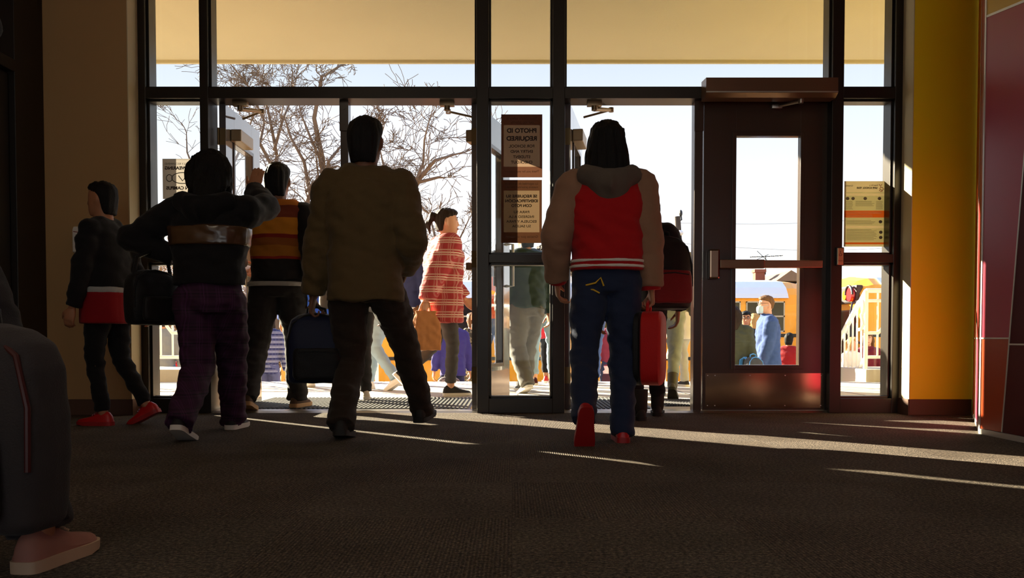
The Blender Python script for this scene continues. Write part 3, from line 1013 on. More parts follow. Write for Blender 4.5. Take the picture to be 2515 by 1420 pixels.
def center_rail(label, x):
    t = thing('handrail', label, 'railing', (x, YE - .35, -.002))
    m = MB()
    m.tube([(0, .05, 0), (0, .05, .90)], .024, 12); m.build('post', white_rail, t, smooth=True)
    MB().tube([(0, 1.25, -.66), (0, 1.25, .28)], .024, 12).build('post', white_rail, t, smooth=True)
    MB().cyl((0, .05, .006), (0, 0, 1), .06, .012, 16).build('base_flange', white_rail, t)
    m = MB()
    for xo in (-.05, .05):
        m.tube([(xo, -.18, .55), (xo, -.22, .62), (xo, -.22, .82), (xo, -.17, .90), (xo, .3, .90), (xo, 1.35, .26)], .02, 10)
    m.tube([(-.05, -.18, .55), (.05, -.18, .55)], .02, 10)
    m.build('grab_rail', white_rail, t, smooth=True)


center_rail('white handrail at the step edge behind the light blue jeans', -1.73)
center_rail('white handrail at the step edge seen right of the red bag', 1.95)

# ---------------------------------------------------------------- school buses
bus_y = mat('school_bus_yellow', (250, 168, 12), rough=.35, var=.03, scale=1, coat=.3)
bus_w = mat('white_bus_roof', (225, 228, 235), rough=.35, var=.03)
bus_k = mat('black_bus_trim', (24, 24, 26), rough=.5)
bus_g = mat('dark_bus_window', (24, 21, 20), rough=.12, var=.15, scale=1.5, spec=.3)
tyre = mat('tyre_rubber', (26, 26, 27), rough=.85)
red_lamp = mat('red_lens', (200, 24, 40), rough=.25, coat=.5)
amber_lamp = mat('amber_lens', (240, 140, 20), rough=.25, coat=.5)
bus_sash = mat('pale_window_sash', (190, 180, 160), rough=.45)


def bus(label, x0, L, y0, zg):
    """Side nearest the camera at y0; rear face at x0, body running to +x; bus length L."""
    t = thing('school_bus', label, 'bus', (x0, y0, zg))
    t['group'] = 'school buses waiting outside'
    W, H = 2.4, 3.0
    sec = [(0, .45), (0, 2.5), (.05, 2.68), (.16, 2.80), (.4, 2.92), (W / 2, H), (W - .4, 2.92), (W - .16, 2.80), (W - .05, 2.68), (W, 2.5), (W, .45)]
    def ring(x, s, dz=0):
        return [Vector((x, W / 2 + (y - W / 2) * s, 1.6 + (z - 1.6) * (s if z > 1.6 else 1) + dz)) for y, z in sec]
    MB().rings([ring(0, .93), ring(.06, .97), ring(.22, 1), ring(L - .25, 1), ring(L - .06, .97), ring(L, .92)]).build('body', bus_y, t)
    rsec = [(-.012, 2.62), (.04, 2.70), (.15, 2.815), (.39, 2.935), (W / 2, H + .015), (W - .39, 2.935), (W - .15, 2.815), (W - .04, 2.70), (W + .012, 2.62)]
    MB().rings([[Vector((x, y, z)) for y, z in rsec] for x in (.35, L - .4)]).build('roof', bus_w, t)
    for i, z in enumerate((.62, 1.08, 1.55, 1.96)):
        MB().box(.1, L - .1, -.022, 0, z - .03, z + .03, .006).build('rub_rail', bus_k, t)
    n = int((L - .5) / .78)
    for i in range(n):
        xa = .45 + i * .78
        w = MB().box(xa, xa + .68, -.012, .02, 2.02, 2.56, .01).build('window', bus_g, t)
        MB().box(xa, xa + .68, -.02, -.010, 2.285, 2.31).box(xa, xa + .68, -.02, -.010, 2.02, 2.045).box(xa, xa + .02, -.02, -.01, 2.02, 2.56).box(xa + .66, xa + .68, -.02, -.01, 2.02, 2.56).box(xa, xa + .68, -.02, -.01, 2.54, 2.56).build('sash', bus_sash, w)
    for xw in (2.1, L - 1.5):
        wd = MB().cyl((xw, .14, .5), (0, 1, 0), .5, .26, 28).build('wheel', tyre, t)
        MB().cyl((xw, .0, .5), (0, 1, 0), .27, .03, 20).build('hub', alum, wd)
        MB().tube([(xw + .6 * cos(a_), -.01, .5 + .6 * sin(a_)) for a_ in (pi * k_ / 14 for k_ in range(15))], .04, 8).build('wheel_arch', bus_k, t)
    # end face looking back along the row: lamps in a black hood, window, mirrors
    MB().box(-.06, .06, .18, W - .18, 2.50, 2.80, .03).build('lamp_panel', bus_k, t)
    for y in (.34, W - .34):
        MB().cyl((-.08, y, 2.64), (1, 0, 0), .115, .08, 20).build('red_lamp', red_lamp, t)
        MB().tube([(-.12, y + .15 * cos(a_), 2.64 + .15 * sin(a_)) for a_ in (pi * k_ / 10 for k_ in range(11))], .02, 8).build('lamp_hood', bus_k, t)
    for y in (.60, W - .60):
        MB().cyl((-.07, y, 2.64), (1, 0, 0), .08, .06, 18).build('amber_lamp', amber_lamp, t)
    ew = MB().box(-.02, .05, .28, W - .28, 1.62, 2.40, .03).build('end_window', bus_g, t)
    MB().box(-.03, -.015, W / 2 - .02, W / 2 + .02, 1.62, 2.40).build('sash', bus_y, ew)
    m = MB()
    m.tube([(0, .1, 2.5), (-.25, -.15, 2.48), (-.32, -.25, 2.3), (-.2, -.12, 1.9), (0, .05, 1.8)], .018, 8)
    m.tube([(-.32, -.25, 2.3), (-.36, -.28, 1.7)], .016, 8)
    mm = m.build('mirror_arm', bus_k, t, smooth=True)
    MB().box(-.40, -.34, -.40, -.16, 1.72, 2.1, .03).build('mirror', bus_k, mm)
    MB().box(-.16, .02, .1, W - .1, .42, .68, .03).build('bumper', bus_k, t)
    return t


BY = 15.5
bxr = at(1992, 760, BY).x
bus('yellow school bus with white roof seen through the closed door window', bxr - 9.4, 9.4, BY, -1.4)
b2x = 5.78
bus('yellow school bus with round red lamps behind the right stair railing', b2x, 9.0, 14.4, -1.4)

# ---------------------------------------------------------------- far things
brick = mat('dull_red_brick', (140, 84, 66), rough=.9, var=.15, scale=6)
roof_m = mat('brown_shingle_roof', (150, 118, 92), rough=.95, var=.15, scale=4)
hp = at(1890, 700, 60)
ho = thing('house', 'distant house with brown roof and brick chimney above the school bus', 'house', (hp.x, 60, -1.4))
hz = hp.z + 1.4
MB().box(-7, 9, 0, 9, 0, hz).build('walls', mat('pale_house_siding', (205, 190, 165), rough=.9), ho)
MB().prism([(-.6, hz), (4.5, hz + .3), (9.6, hz)], 'x', -7.6, 9.5).build('roof', roof_m, ho)
MB().prism([(.1, hz + .2), (1.1, at(1890, 667, 60).z + 1.4), (2.4, hz + .2)], 'y', -1.2, 5).build('gable', roof_m, ho)
MB().box(-.55, .12, 1.5, 2.2, hz - .5, at(1890, 664, 61).z + 1.4).box(-.62, .19, 1.43, 2.27, at(1890, 664, 61).z + 1.3, at(1890, 662, 61).z + 1.45).build('chimney', brick, ho)
ap = at(1880, 664, 61.5) - ho.location
m = MB(); hh = 1.0
m.tube([ap + Vector(p) for p in ((0, 0, -.3), (0, 0, hh))], .035, 6)
m.tube([ap + Vector(p) for p in ((-1.1, 0, hh - .08), (1.2, 0, hh + .02))], .025, 6)
for u in (-1, -.7, -.4, -.1, .3, .6, .9, 1.1):
    m.tube([ap + Vector((u, -.35, hh - .03 + u * .04)), ap + Vector((u + .05, .35, hh - .03 + u * .04))], .02, 6)
m.tube([ap + Vector((-.6, 0, hh + .35)), ap + Vector((.1, 0, hh - .3))], .02, 6); m.tube([ap + Vector((-.6, 0, hh - .25)), ap + Vector((.2, 0, hh + .1))], .02, 6)
m.build('antenna', bus_k, ho)

pl = thing('utility_pole', 'leaning dark street pole with a lamp and sensor in the right doorway', 'pole', (at(1690, 800, 40).x, 40, -1.4))
tp = at(1664, 532, 40) - pl.location
m = MB(); m.tube([(0, 0, 0), tp], [.18, .13], 12); m.build('pole', mat('weathered_pole_wood', (64, 54, 46), rough=.9), pl)
m = MB(); e1 = at(1674, 540, 40) - pl.location; e2 = at(1672, 524, 40) - pl.location
m.tube([tp * .97, e1, e2], .035, 8); m.ball(tuple(e2), (.08, .08, .16), 10); m.build('sensor_arm', bus_k, pl)
lp = at(1671, 572, 39.7) - pl.location
MB().ball(tuple(lp), (.14, .14, .12), 14).build('lamp_globe', mat('frosted_globe', (225, 225, 225), rough=.3), pl)
m = MB(); m.tube([lp + Vector((0, .1, -.06)), lp + Vector((-.1, .2, .2))], .03, 6); m.build('lamp_arm', bus_k, pl)
wm = mat('grey_cable', (180, 180, 182), rough=.6)
for ya, yb in ((548, 522), (598, 604)):
    a_, b_ = at(1668, ya, 40) - pl.location, at(2250, yb, 55) - pl.location
    MB().tube([a_ + (b_ - a_) * (k_ / 12) - Vector((0, 0, .3 * sin(pi * k_ / 12))) for k_ in range(13)], .012, 5).build('cable', wm, pl)

# ---------------------------------------------------------------- bare winter trees
bark = mat('grey_brown_bark', (112, 92, 74), rough=.95, var=.25, scale=6, bump=.3, bscale=30)
bark_w = mat('warm_twig_bark', (158, 126, 88), rough=.95, var=.25, scale=6)


def grow(m, rng, p, d, L, r, depth, spread, up, twist=.25):
    """One limb as a wandering tapered tube, then its children."""
    n = 4 if depth > 1 else 3
    pts, rs = [p], [r]
    q, dd = p.copy(), d.copy()
    for i in range(n):
        dd = (dd + Vector((rng.gauss(0, twist), rng.gauss(0, twist), rng.gauss(0, twist * .7) + up))).normalized()
        q = q + dd * (L / n)
        pts.append(q.copy()); rs.append(r * (1 - .45 * (i + 1) / n))
    rs = [max(v, .0095) for v in rs]
    m.tube(pts, rs, 8 if depth > 4 else (5 if depth > 2 else 3), cap=False)
    if depth <= 0:
        return
    kids = 2 if depth > 4 else rng.choice((2, 3, 3))
    for k_ in range(kids):
        i = n if k_ == 0 else rng.randint(max(1, n - 2), n)
        a_ = rng.uniform(.25, .5 + .35 * spread) * (0.6 if k_ == 0 else 1)
        ax = Vector((rng.gauss(0, 1), rng.gauss(0, .7), rng.gauss(0, .4)))
        ax = (ax - dd * ax.dot(dd)).normalized()
        nd = (dd * cos(a_) + ax * sin(a_)).normalized()
        grow(m, rng, pts[i], nd, L * rng.uniform(.68, .86), rs[i] * (.8 if k_ == 0 else .62), depth - 1, spread, up, twist)
    if depth <= 3:
        for k_ in range(2):
            i = rng.randint(1, n - 1)
            nd = (dd + Vector((rng.gauss(0, .9), rng.gauss(0, .9), rng.gauss(0, .6)))).normalized()
            grow(m, rng, pts[i], nd, L * .55, rs[i] * .4, min(depth - 1, 1), spread, up, twist)


def tree(label, px, Y, limbs, seed, zg=-1.38, mtl=None):
    """limbs: list of (polyline in photo pixels, start radius px, depth of twig growth)."""
    rng = random.Random(seed)
    b0 = at(px, 800, Y)
    t = thing('bare_tree', label, 'tree', (b0.x, Y, zg), group='bare trees beyond the bus lane')
    tr, cr = MB(), MB()
    org = Vector((b0.x, Y, zg))
    for pts, r0, depth in limbs:
        k_ = Y / F_PX
        P3 = []
        for i, (x, y) in enumerate(pts):
            p = at(x, y, Y) - org
            p.y += rng.uniform(-.6, .6) * (i > 0)
            P3.append(p)
        if pts[0][1] > 690:
            P3[0].z = -.05
        R = [max(.02, r0 * k_ * (1 - .75 * i / (len(pts) - 1))) for i in range(len(pts))]
        tr.tube(P3, R, 9, cap=False)
        d = (P3[-1] - P3[-2]).normalized()
        L0 = (P3[-1] - P3[0]).length
        grow(cr, rng, P3[-1], d, min(1.05, L0 * .2), R[-1], depth, .8, .05)
        for i in range(1, len(P3)):
            for q in range(3):
                f = rng.random()
                b1 = P3[i - 1].lerp(P3[i], f)
                if b1.z < 2.2: continue
                dd = (P3[i] - P3[i - 1]).normalized()
                nd = (dd * .6 + Vector((rng.gauss(0, .8), rng.gauss(0, .6), rng.gauss(.1, .5)))).normalized()
                grow(cr, rng, b1, nd, rng.uniform(.55, 1.1), R[i] * .4, max(1, depth - 2), .9, .03)
    tr.build('trunk', bark, t, smooth=True)
    cr.build('branches', mtl or bark, t)


tree('tall forked bare tree left of the centre door post', 760, 30,
     [([(742, 790), (750, 660), (790, 560), (793, 480), (790, 390), (780, 300), (800, 200), (820, 160)], 11, 4),
      ([(735, 790), (740, 600), (745, 520), (752, 470), (738, 390), (705, 330), (690, 285)], 8, 4),
      ([(792, 480), (812, 400), (838, 340), (880, 330), (920, 340)], 4.5, 3),
      ([(790, 400), (765, 340), (740, 280), (725, 230)], 4, 3),
      ([(752, 470), (775, 430), (780, 380)], 4, 3),
      ([(790, 420), (830, 410), (865, 425)], 3.5, 3)], 3)
tree('slender bare tree beside the open left door leaf', 672, 33,
     [([(676, 790), (676, 640), (672, 500), (676, 380), (672, 300), (650, 215), (640, 170)], 6.5, 4),
      ([(674, 420), (648, 360), (640, 290), (600, 200), (570, 160)], 4.5, 4),
      ([(673, 370), (700, 300), (705, 240), (720, 180)], 4, 4)], 8)
tree('spreading bare tree with long forked limbs right of the olive shirt', 990, 27,
     [([(975, 790), (985, 600), (1003, 490), (1030, 440), (1070, 400), (1110, 375)], 10, 3),
      ([(1003, 490), (1025, 445), (1040, 400), (1045, 350), (1055, 310)], 5, 4),
      ([(1020, 450), (1075, 430), (1090, 432)], 5, 2),
      ([(1010, 470), (1045, 520), (1080, 540)], 3.5, 3),
      ([(985, 600), (960, 480), (940, 420), (930, 360)], 5, 4)], 21)
tree('bare tree with fine twigs behind the far left side window', 560, 36,
     [([(520, 800), (540, 600), (560, 450), (575, 330), (560, 240)], 6, 4), ([(545, 560), (500, 450), (470, 380), (450, 320)], 4, 3), ([(560, 430), (600, 330), (620, 250)], 4, 4)], 33)
tree('low bare tree of fine brown twigs behind the plaid coat', 1085, 34,
     [([(1080, 800), (1085, 680), (1070, 580), (1050, 520)], 6, 4), ([(1085, 660), (1120, 600), (1150, 540)], 4, 4), ([(1080, 690), (1030, 620), (1005, 570)], 4, 4)], 41)


def thicket(label, px0, px1, ytop, Y, n, seed):
    rng = random.Random(seed)
    c = at((px0 + px1) / 2, 800, Y)
    t = thing('bare_shrub', label, 'shrub', (c.x, Y, -1.38), group='bare brush beyond the bus lane')
    m = MB()
    w = (at(px1, 800, Y).x - at(px0, 800, Y).x) / 2
    H = at(800, ytop, Y).z + 1.38
    for i in range(n):
        p = Vector((rng.uniform(-w, w), rng.uniform(-1.5, 1.5), -.05))
        hh_ = H * rng.uniform(.55, 1.0) * (1 - .35 * abs(p.x / w) ** 2)
        grow(m, rng, p, Vector((rng.gauss(0, .18), rng.gauss(0, .18), 1)).normalized(), hh_ * .38, .06, 4, .9, .10, .22)
    m.build('twigs', bark_w, t)


thicket('brown bare thicket low behind the slender tree', 610, 760, 480, 40, 26, 5)
thicket('brown bare thicket filling the gap behind the olive shirt', 740, 900, 450, 41, 36, 6)
thicket('brown bare thicket right of the olive shirt', 900, 1060, 530, 39, 32, 9)
thicket('brown bare thicket outside the far left side window', 360, 520, 560, 40, 22, 12)
# ================================================================ PEOPLE
SKIN = {'light': mat('light_skin', (214, 160, 130), rough=.55, var=.06, scale=14), 'tan': mat('tan_skin', (176, 120, 86), rough=.55, var=.06, scale=14), 'brown': mat('brown_skin', (120, 78, 54), rough=.55, var=.06, scale=14)}


def hair_mat(name, col):
    return mat(name, col, rough=.6, var=.35, scale=30, stretch=(8, 8, .6), bump=.5, bscale=40, spec=.2)


HAIR = {'black': hair_mat('black_hair', (20, 17, 16)), 'dark': hair_mat('dark_brown_hair', (44, 32, 26)), 'brown': hair_mat('brown_hair', (112, 78, 48)), 'blond': hair_mat('blond_hair', (190, 150, 92))}


def fabric(name, col, rough=.85, **kw):
    return mat(name, col, rough=rough, var=kw.pop('var', .14), scale=kw.pop('scale', 7), bump=.25, bscale=260, sheen=.08, spec=.25, **kw)


def rtube(m, pts, rs, seg=14, e0=True, e1=True, flat=1.0, side=None):
    """Tapered limb through points with rounded ends (e0/e1) ; flat scales one cross axis."""
    pts = [Vector(p) for p in pts]
    P, R = [], []
    d0 = (pts[1] - pts[0]).normalized(); d1 = (pts[-1] - pts[-2]).normalized()
    if e0:
        for a in (80, 55, 28):
            P.append(pts[0] - d0 * rs[0] * sin(radians(a))); R.append(rs[0] * cos(radians(a)))
    P += pts; R += rs
    if e1:
        for a in (28, 55, 80):
            P.append(pts[-1] + d1 * rs[-1] * sin(radians(a))); R.append(rs[-1] * cos(radians(a)))
    rr, up = [], None
    for i, p in enumerate(P):
        d = (P[min(i + 1, len(P) - 1)] - P[max(i - 1, 0)]).normalized()
        if up is None:
            a = Vector(side) if side else (Vector((0, 1, 0)) if abs(d.y) < .9 else Vector((1, 0, 0)))
        else:
            a = up
        up = (a - d * a.dot(d)).normalized()
        s = d.cross(up)
        rr.append([p + up * (cos(t) * R[i] * flat) + s * (sin(t) * R[i]) for t in (2 * pi * k / seg for k in range(seg))])
    m.rings(rr)


def ering(c, rx, ry, R3=None, n=22, e=2.3, sk=0.0):
    """Superellipse ring about c in the XY plane (or rotated by R3)."""
    out = []
    for k in range(n):
        t = 2 * pi * k / n
        ct, s_ = cos(t), sin(t)
        v = Vector((rx * math.copysign(abs(ct) ** (2 / e), ct), ry * math.copysign(abs(s_) ** (2 / e), s_) + sk, 0))
        out.append(Vector(c) + (R3 @ v if R3 else v))
    return out


def remesh(m, name, vox, smooth=2, wr=None, seed=0, sfac=.5, shear=1.0):
    """Fuse the overlapping solids into one skin, relax it, then fold it with noise. wr = (amp, fx, fz)."""
    me = bpy.data.meshes.new(name)
    m.bm.to_mesh(me); m.bm.free()
    o = bpy.data.objects.new('tmp', me); COL.objects.link(o)
    r = o.modifiers.new('r', 'REMESH'); r.mode = 'VOXEL'; r.voxel_size = vox; r.use_smooth_shade = True
    if smooth:
        s = o.modifiers.new('s', 'SMOOTH'); s.factor = sfac; s.iterations = smooth
    out = bpy.data.meshes.new_from_object(o.evaluated_get(bpy.context.evaluated_depsgraph_get()))
    bpy.data.objects.remove(o); bpy.data.meshes.remove(me)
    out.name = name
    if wr:
        amp, fx, fz = wr
        n = len(out.vertices)
        co = np.empty(n * 3, 'f'); out.vertices.foreach_get('co', co)
        nn = np.empty(n * 3, 'f'); out.vertex_normals.foreach_get('vector', nn)
        co = co.reshape(-1, 3); nn = nn.reshape(-1, 3)
        off = Vector((seed * 3.1, seed * 1.7, seed * .9))
        d = np.array([noise.noise(Vector((x * fx + .6 * z * fx * shear, y * fx, z * fz + .5 * x * fz * shear)) + off) + .55 * noise.noise(Vector((x * fx * 2.1, y * fx * 2.1 - z * fx * shear, z * fz * 2.0)) + off) for x, y, z in co.tolist()], 'f')
        co += nn * (d * amp)[:, None]
        out.vertices.foreach_set('co', co.ravel())
    for p in out.polygons:
        p.use_smooth = True
    return out


def link(me, name, material, parent):
    me.materials.clear(); me.materials.append(material)
    o = bpy.data.objects.new(name, me); COL.objects.link(o); o.parent = parent
    return o


def ik(a, t, l1, l2, pole):
    a, t = Vector(a), Vector(t)
    d = t - a
    L = d.length
    if L > (l1 + l2) * .998:
        d = d * ((l1 + l2) * .998 / L); L = d.length; t = a + d
    u = d / L
    x = (l1 * l1 - l2 * l2 + L * L) / (2 * L)
    h = sqrt(max(0, l1 * l1 - x * x))
    p = Vector(pole); p = (p - u * p.dot(u)).normalized()
    return a + u * x + p * h, t


def hand_mesh(m, w, d, n, side, S, curl=.5, spread=.0):
    """Palm, four fingers and a thumb. d: along the hand, n: way the palm faces, side: +1 right hand."""
    d = Vector(d).normalized(); n = Vector(n); n = (n - d * n.dot(d)).normalized()
    ts = d.cross(n).normalized() * side               # towards the thumb
    pr = []
    for f, hw_, ht in ((-.012, .023, .019), (.0, .026, .018), (.03, .036, .016), (.06, .041, .015), (.082, .040, .013), (.09, .036, .010)):
        c = w + d * f * S
        pr.append([c + ts * (cos(t) * hw_ * S) + n * (sin(t) * ht * S) for t in (2 * pi * k / 14 for k in range(14))])
    m.rings(pr)
    for i, (u, ln) in enumerate(((.031, .94), (.0105, 1.05), (-.0105, .99), (-.030, .80))):
        p = w + d * .080 * S + ts * u * S
        fd = (d + ts * (spread * (1.5 - i) * .3)).normalized()
        pts, a = [p], 0.0
        for sg, cf in ((.043, .75), (.027, 1.15), (.021, .8)):
            a += curl * cf * (1 + .06 * i)
            q = fd * cos(a) + n * sin(a)
            pts.append(pts[-1] + q * sg * ln * S)
        rtube(m, pts, [.0092 * S, .0085 * S, .0078 * S, .0066 * S], 10)
    p = w + d * .022 * S + ts * .022 * S
    td = (d * .62 + ts * .75 + n * .25).normalized()
    p1 = p + td * .042 * S
    td2 = (d * .85 + ts * (.35 - .3 * curl) + n * (.2 + .7 * curl)).normalized()
    p2 = p1 + td2 * .034 * S
    rtube(m, [p, p1, p2, p2 + (td2 + n * .2 * curl).normalized() * .026 * S], [.014 * S, .011 * S, .0095 * S, .007 * S], 10)


def shoe(parent, M, L, mu, ms, boot=0.0, name='shoe'):
    W = L / .26
    def sl(y, hw_, ht, z0):
        pts = [(-hw_ * .9, z0), (-hw_, z0 + .3 * (ht - z0))]
        for k in range(7):
            t = pi - pi * k / 6
            pts.append((hw_ * .86 * cos(t), z0 + (ht - z0) * (.45 + .55 * sin(t))))
        pts += [(hw_, z0 + .3 * (ht - z0)), (hw_ * .9, z0)]
        return [M @ Vector((x * W, y * L, z * W)) for x, z in pts]
    prof = [(-.275, .016, .046), (-.245, .028, .072), (-.17, .034, .096), (-.05, .036, .104), (.06, .037, .100), (.16, .039, .088), (.30, .043, .068), (.46, .047, .056), (.60, .045, .049), (.69, .034, .043), (.735, .018, .036)]
    m = MB().rings([sl(y, a, b, .018) for y, a, b in prof])
    if boot:
        rtube(m, [M @ Vector((0, -.04 * L, .07 * W)), M @ Vector((0, -.05 * L, boot))], [.048 * W, .052 * W], 16, True, False)
    o = m.build(name, mu, parent, smooth=True)
    def so(y, hw_, z0, z1):
        return [M @ Vector(p) for p in ((-hw_ * W, y * L, z0 * W), (-hw_ * W * 1.02, y * L, z1 * W), (hw_ * W * 1.02, y * L, z1 * W), (hw_ * W, y * L, z0 * W))]
    MB().rings([so(y, a * 1.07 + .002, .0 if y < .6 else .006, .028) for y, a, b in [(-.292, .009, 0), (-.282, .020, 0), (-.262, .026, 0)] + prof[1:-1] + [(.725, .026, 0), (.748, .014, 0)]]).build('sole', ms, o, True)
    m = MB()
    for k in range(4):
        y = .12 + .055 * k
        z = .098 - .008 * k
        m.tube([M @ Vector((-.022 * W, y * L, z * W * .96)), M @ Vector((0, y * L + .004, z * W + .002)), M @ Vector((.022 * W, y * L, z * W * .96))], .0028, 6)
    m.build('laces', ms, o)


NOLAY = Vector((0, 0, 1))


def person(label, base, H, yaw=0.0, skin='tan', hair=('short', 'black'), top=None, legs=None, feet=None, hands=None, lean=.03, side_lean=0.0, head=(0, 0, 0),
           shoes=None, vox=.012, face=False, twist=0.0, drop=0.0, wrinkle=1.0, seed=1, poles=None, girth=1.0, group=None, extra=None, palms=None, curl=(.5, .5), hdir=None):
    """base: world point under the hips; yaw 0 faces away from the camera (+Y), positive turns to the left.
    feet/hands: {'l': ..., 'r': ...} in the person's own axes (x right, y forward, z up), metres.
    foot = (x, y, lift, pitch_deg, yaw_deg)."""
    root = thing('person', label, 'person', tuple(base), yaw, group)
    S = H / 1.7
    th, sh = .245 * H, .235 * H
    L = .152 * H
    feet = feet or {'l': (-.09, .0, 0, 0, 6), 'r': (.09, .02, 0, 0, -6)}
    FM, ank = {}, {}
    for k, (x, y, lift, pit, fy) in feet.items():
        Mx = Matrix.Translation((x, y, lift)) @ Matrix.Rotation(radians(fy), 4, 'Z') @ Matrix.Translation((0, .5 * L, 0)) @ Matrix.Rotation(-radians(pit), 4, 'X') @ Matrix.Translation((0, -.5 * L, 0))
        FM[k] = Mx
        ank[k] = Mx @ Vector((0, 0, .085 * S))
    hz = .525 * H - drop
    # keep the hips low enough for both legs to reach
    for k in feet:
        sx = -.052 * H if k == 'l' else .052 * H
        dx = (ank[k].x - sx) ** 2 + ank[k].y ** 2
        hz = min(hz, ank[k].z + sqrt(max(.01, ((th + sh) * .995) ** 2 - dx)))
    hip = {'l': Vector((-.052 * H, 0, hz)), 'r': Vector((.052 * H, 0, hz))}
    knee = {}
    for k in feet:
        fwd = Matrix.Rotation(radians(feet[k][4]), 3, 'Z') @ Vector((0, 1, 0))
        knee[k], ank[k] = ik(hip[k], ank[k], th, sh, fwd)
    sp = Vector((side_lean, lean, 1)).normalized()
    P = Vector((0, 0, hz + .015 * H))
    N = P + sp * .295 * H
    chest = P + sp * .20 * H
    ct, s_t = cos(twist), sin(twist)
    sx_ = .104 * H * girth
    shd = {'l': N - sp * .034 * H + Vector((-sx_ * ct, -sx_ * s_t, 0)), 'r': N - sp * .034 * H + Vector((sx_ * ct, sx_ * s_t, 0))}
    ua, fa = .172 * H, .152 * H
    hands = hands or {}
    hands = {'l': hands.get('l', (-.17 * H, .03 * H, .43 * H + (hz - .525 * H))), 'r': hands.get('r', (.17 * H, .03 * H, .43 * H + (hz - .525 * H)))}
    poles = poles or {}
    elb, wri = {}, {}
    for k in 'lr':
        pol = poles.get(k, (-.6 if k == 'l' else .6, -1, -.1))
        elb[k], wri[k] = ik(shd[k], hands[k], ua, fa, pol)
    hyaw, hpit, hroll = [radians(v) for v in head]
    HR = Matrix.Rotation(hyaw, 3, 'Z') @ Matrix.Rotation(hpit, 3, 'X') @ Matrix.Rotation(hroll, 3, 'Y')
    hc = N + sp * .03 * H + HR @ Vector((0, .012 * H, .072 * H))
    hs = H / 1.62                                       # head scale, metres below are for 1.62 m

    # ------------------------------------------------ body
    m = MB()
    def hp(x, y, z):
        return hc + HR @ (Vector((x, y, z)) * hs)
    rings = []
    for z, rx, yf, yb in ((-.112, .022, .070, .02), (-.104, .034, .084, -.01), (-.085, .050, .090, -.045), (-.05, .064, .090, -.075), (-.01, .071, .090, -.092), (.03, .075, .090, -.098), (.065, .073, .080, -.094), (.09, .062, .062, -.078), (.108, .040, .036, -.050), (.114, .014, .010, -.02)):
        cy, ry = (yf + yb) / 2, (yf - yb) / 2
        rings.append([hp(rx * cos(t), cy + ry * sin(t), z) for t in (2 * pi * k / 20 for k in range(20))])
    m.rings(rings)
    m.rings([[hp(-w_, .078, z), hp(-w_ * .4, y, z), hp(w_ * .4, y, z), hp(w_, .078, z)] for z, w_, y in ((.022, .007, .094), (-.01, .011, .104), (-.026, .016, .112), (-.036, .013, .096))])
    m.ball(tuple(hp(0, .086, -.062)), (.020 * hs, .012 * hs, .009 * hs), 10)
    for sgn in (-1, 1):
        rtube(m, [hp(sgn * .073, -.012, .012), hp(sgn * .079, -.016, -.012), hp(sgn * .074, -.006, -.032)], [.014 * hs, .013 * hs, .008 * hs], 8)
    rtube(m, [N - sp * .03 * H, hc + HR @ Vector((0, -.012 * hs, -.06 * hs))], [.040 * H, .034 * H], 14)
    for a_, b_, r0, r1 in (('l', 0, 0, 0), ('r', 0, 0, 0)):
        rtube(m, [shd[a_], elb[a_], wri[a_]], [.028 * H, .022 * H, .0145 * H], 12)
        rtube(m, [hip[a_], knee[a_], ank[a_]], [.045 * H, .030 * H, .020 * H], 12)
        rtube(m, [N - sp * .03 * H, shd[a_]], [.036 * H, .030 * H], 12)
    m.rings([ering(P - sp * .05 * H, .07 * H, .05 * H), ering(P, .082 * H, .058 * H), ering(P + sp * .09 * H, .070 * H, .050 * H), ering(chest, .088 * H, .058 * H), ering(N - sp * .02 * H, .075 * H, .045 * H)])
    bodym = remesh(m, 'body', vox if not face else min(vox, .008), 2)
    hm = MB()
    for k in 'lr':
        fd = (wri[k] - elb[k]).normalized()
        d_ = Vector((hdir or {}).get(k, fd))
        n_ = Vector((palms or {}).get(k, (1 if k == 'l' else -1, .1, 0)))
        hand_mesh(hm, wri[k], d_, n_, 1 if k == 'r' else -1, S, curl[0 if k == 'l' else 1])
        rtube(hm, [wri[k] - fd * .06 * S, wri[k]], [.024 * S, .022 * S], 12)
    hme = remesh(hm, 'tmp', .0052 if vox < .011 else .0075, 1)
    bm = bmesh.new(); bm.from_mesh(bodym); bm.from_mesh(hme); bm.to_mesh(bodym); bm.free(); bpy.data.meshes.remove(hme)
    for p in bodym.polygons: p.use_smooth = True
    link(bodym, 'body', SKIN[skin], root)
    if face:
        for sgn in (-1, 1):
            e_ = MB().ball(tuple(hp(sgn * .030, .0835, .018)), (.013 * hs, .008 * hs, .007 * hs), 12).build('eye', eye_w, root, True)
            MB().ball(tuple(hp(sgn * .030, .0895, .018)), .0058 * hs, 10).build('iris', eye_d, e_, True)
            MB().tube([hp(sgn * .014, .090, .036), hp(sgn * .030, .090, .041), hp(sgn * .046, .082, .036)], .0035 * hs, 6).build('eyebrow', HAIR[hair[1]], root)
        MB().tube([hp(-.022, .089, -.061), hp(0, .0985, -.060), hp(.022, .089, -.061)], .0048 * hs, 8).build('mouth', lip_m, root)
    # ------------------------------------------------ hair
    style, hcol = hair
    if style:
        m = MB()
        def cap(grow_=1.10, front=.074, low=-.02):
            rr = []
            for z, rx, yf, yb in ((low - .05, .060, -.03, -.086), (low, .070, -.012, -.098), (.02, .080, .022, -.106), (.05, .082, front, -.106), (.08, .076, front + .024, -.096), (.105, .058, front + .004, -.076), (.121, .028, .03, -.04), (.125, .008, .0, -.014)):
                cy, ry = (yf + yb) / 2, (yf - yb) / 2
                rr.append([hp(rx * grow_ / 1.05 * cos(t), cy + ry * grow_ / 1.05 * sin(t), z) for t in (2 * pi * k / 20 for k in range(20))])
            m.rings(rr)
        am = .006
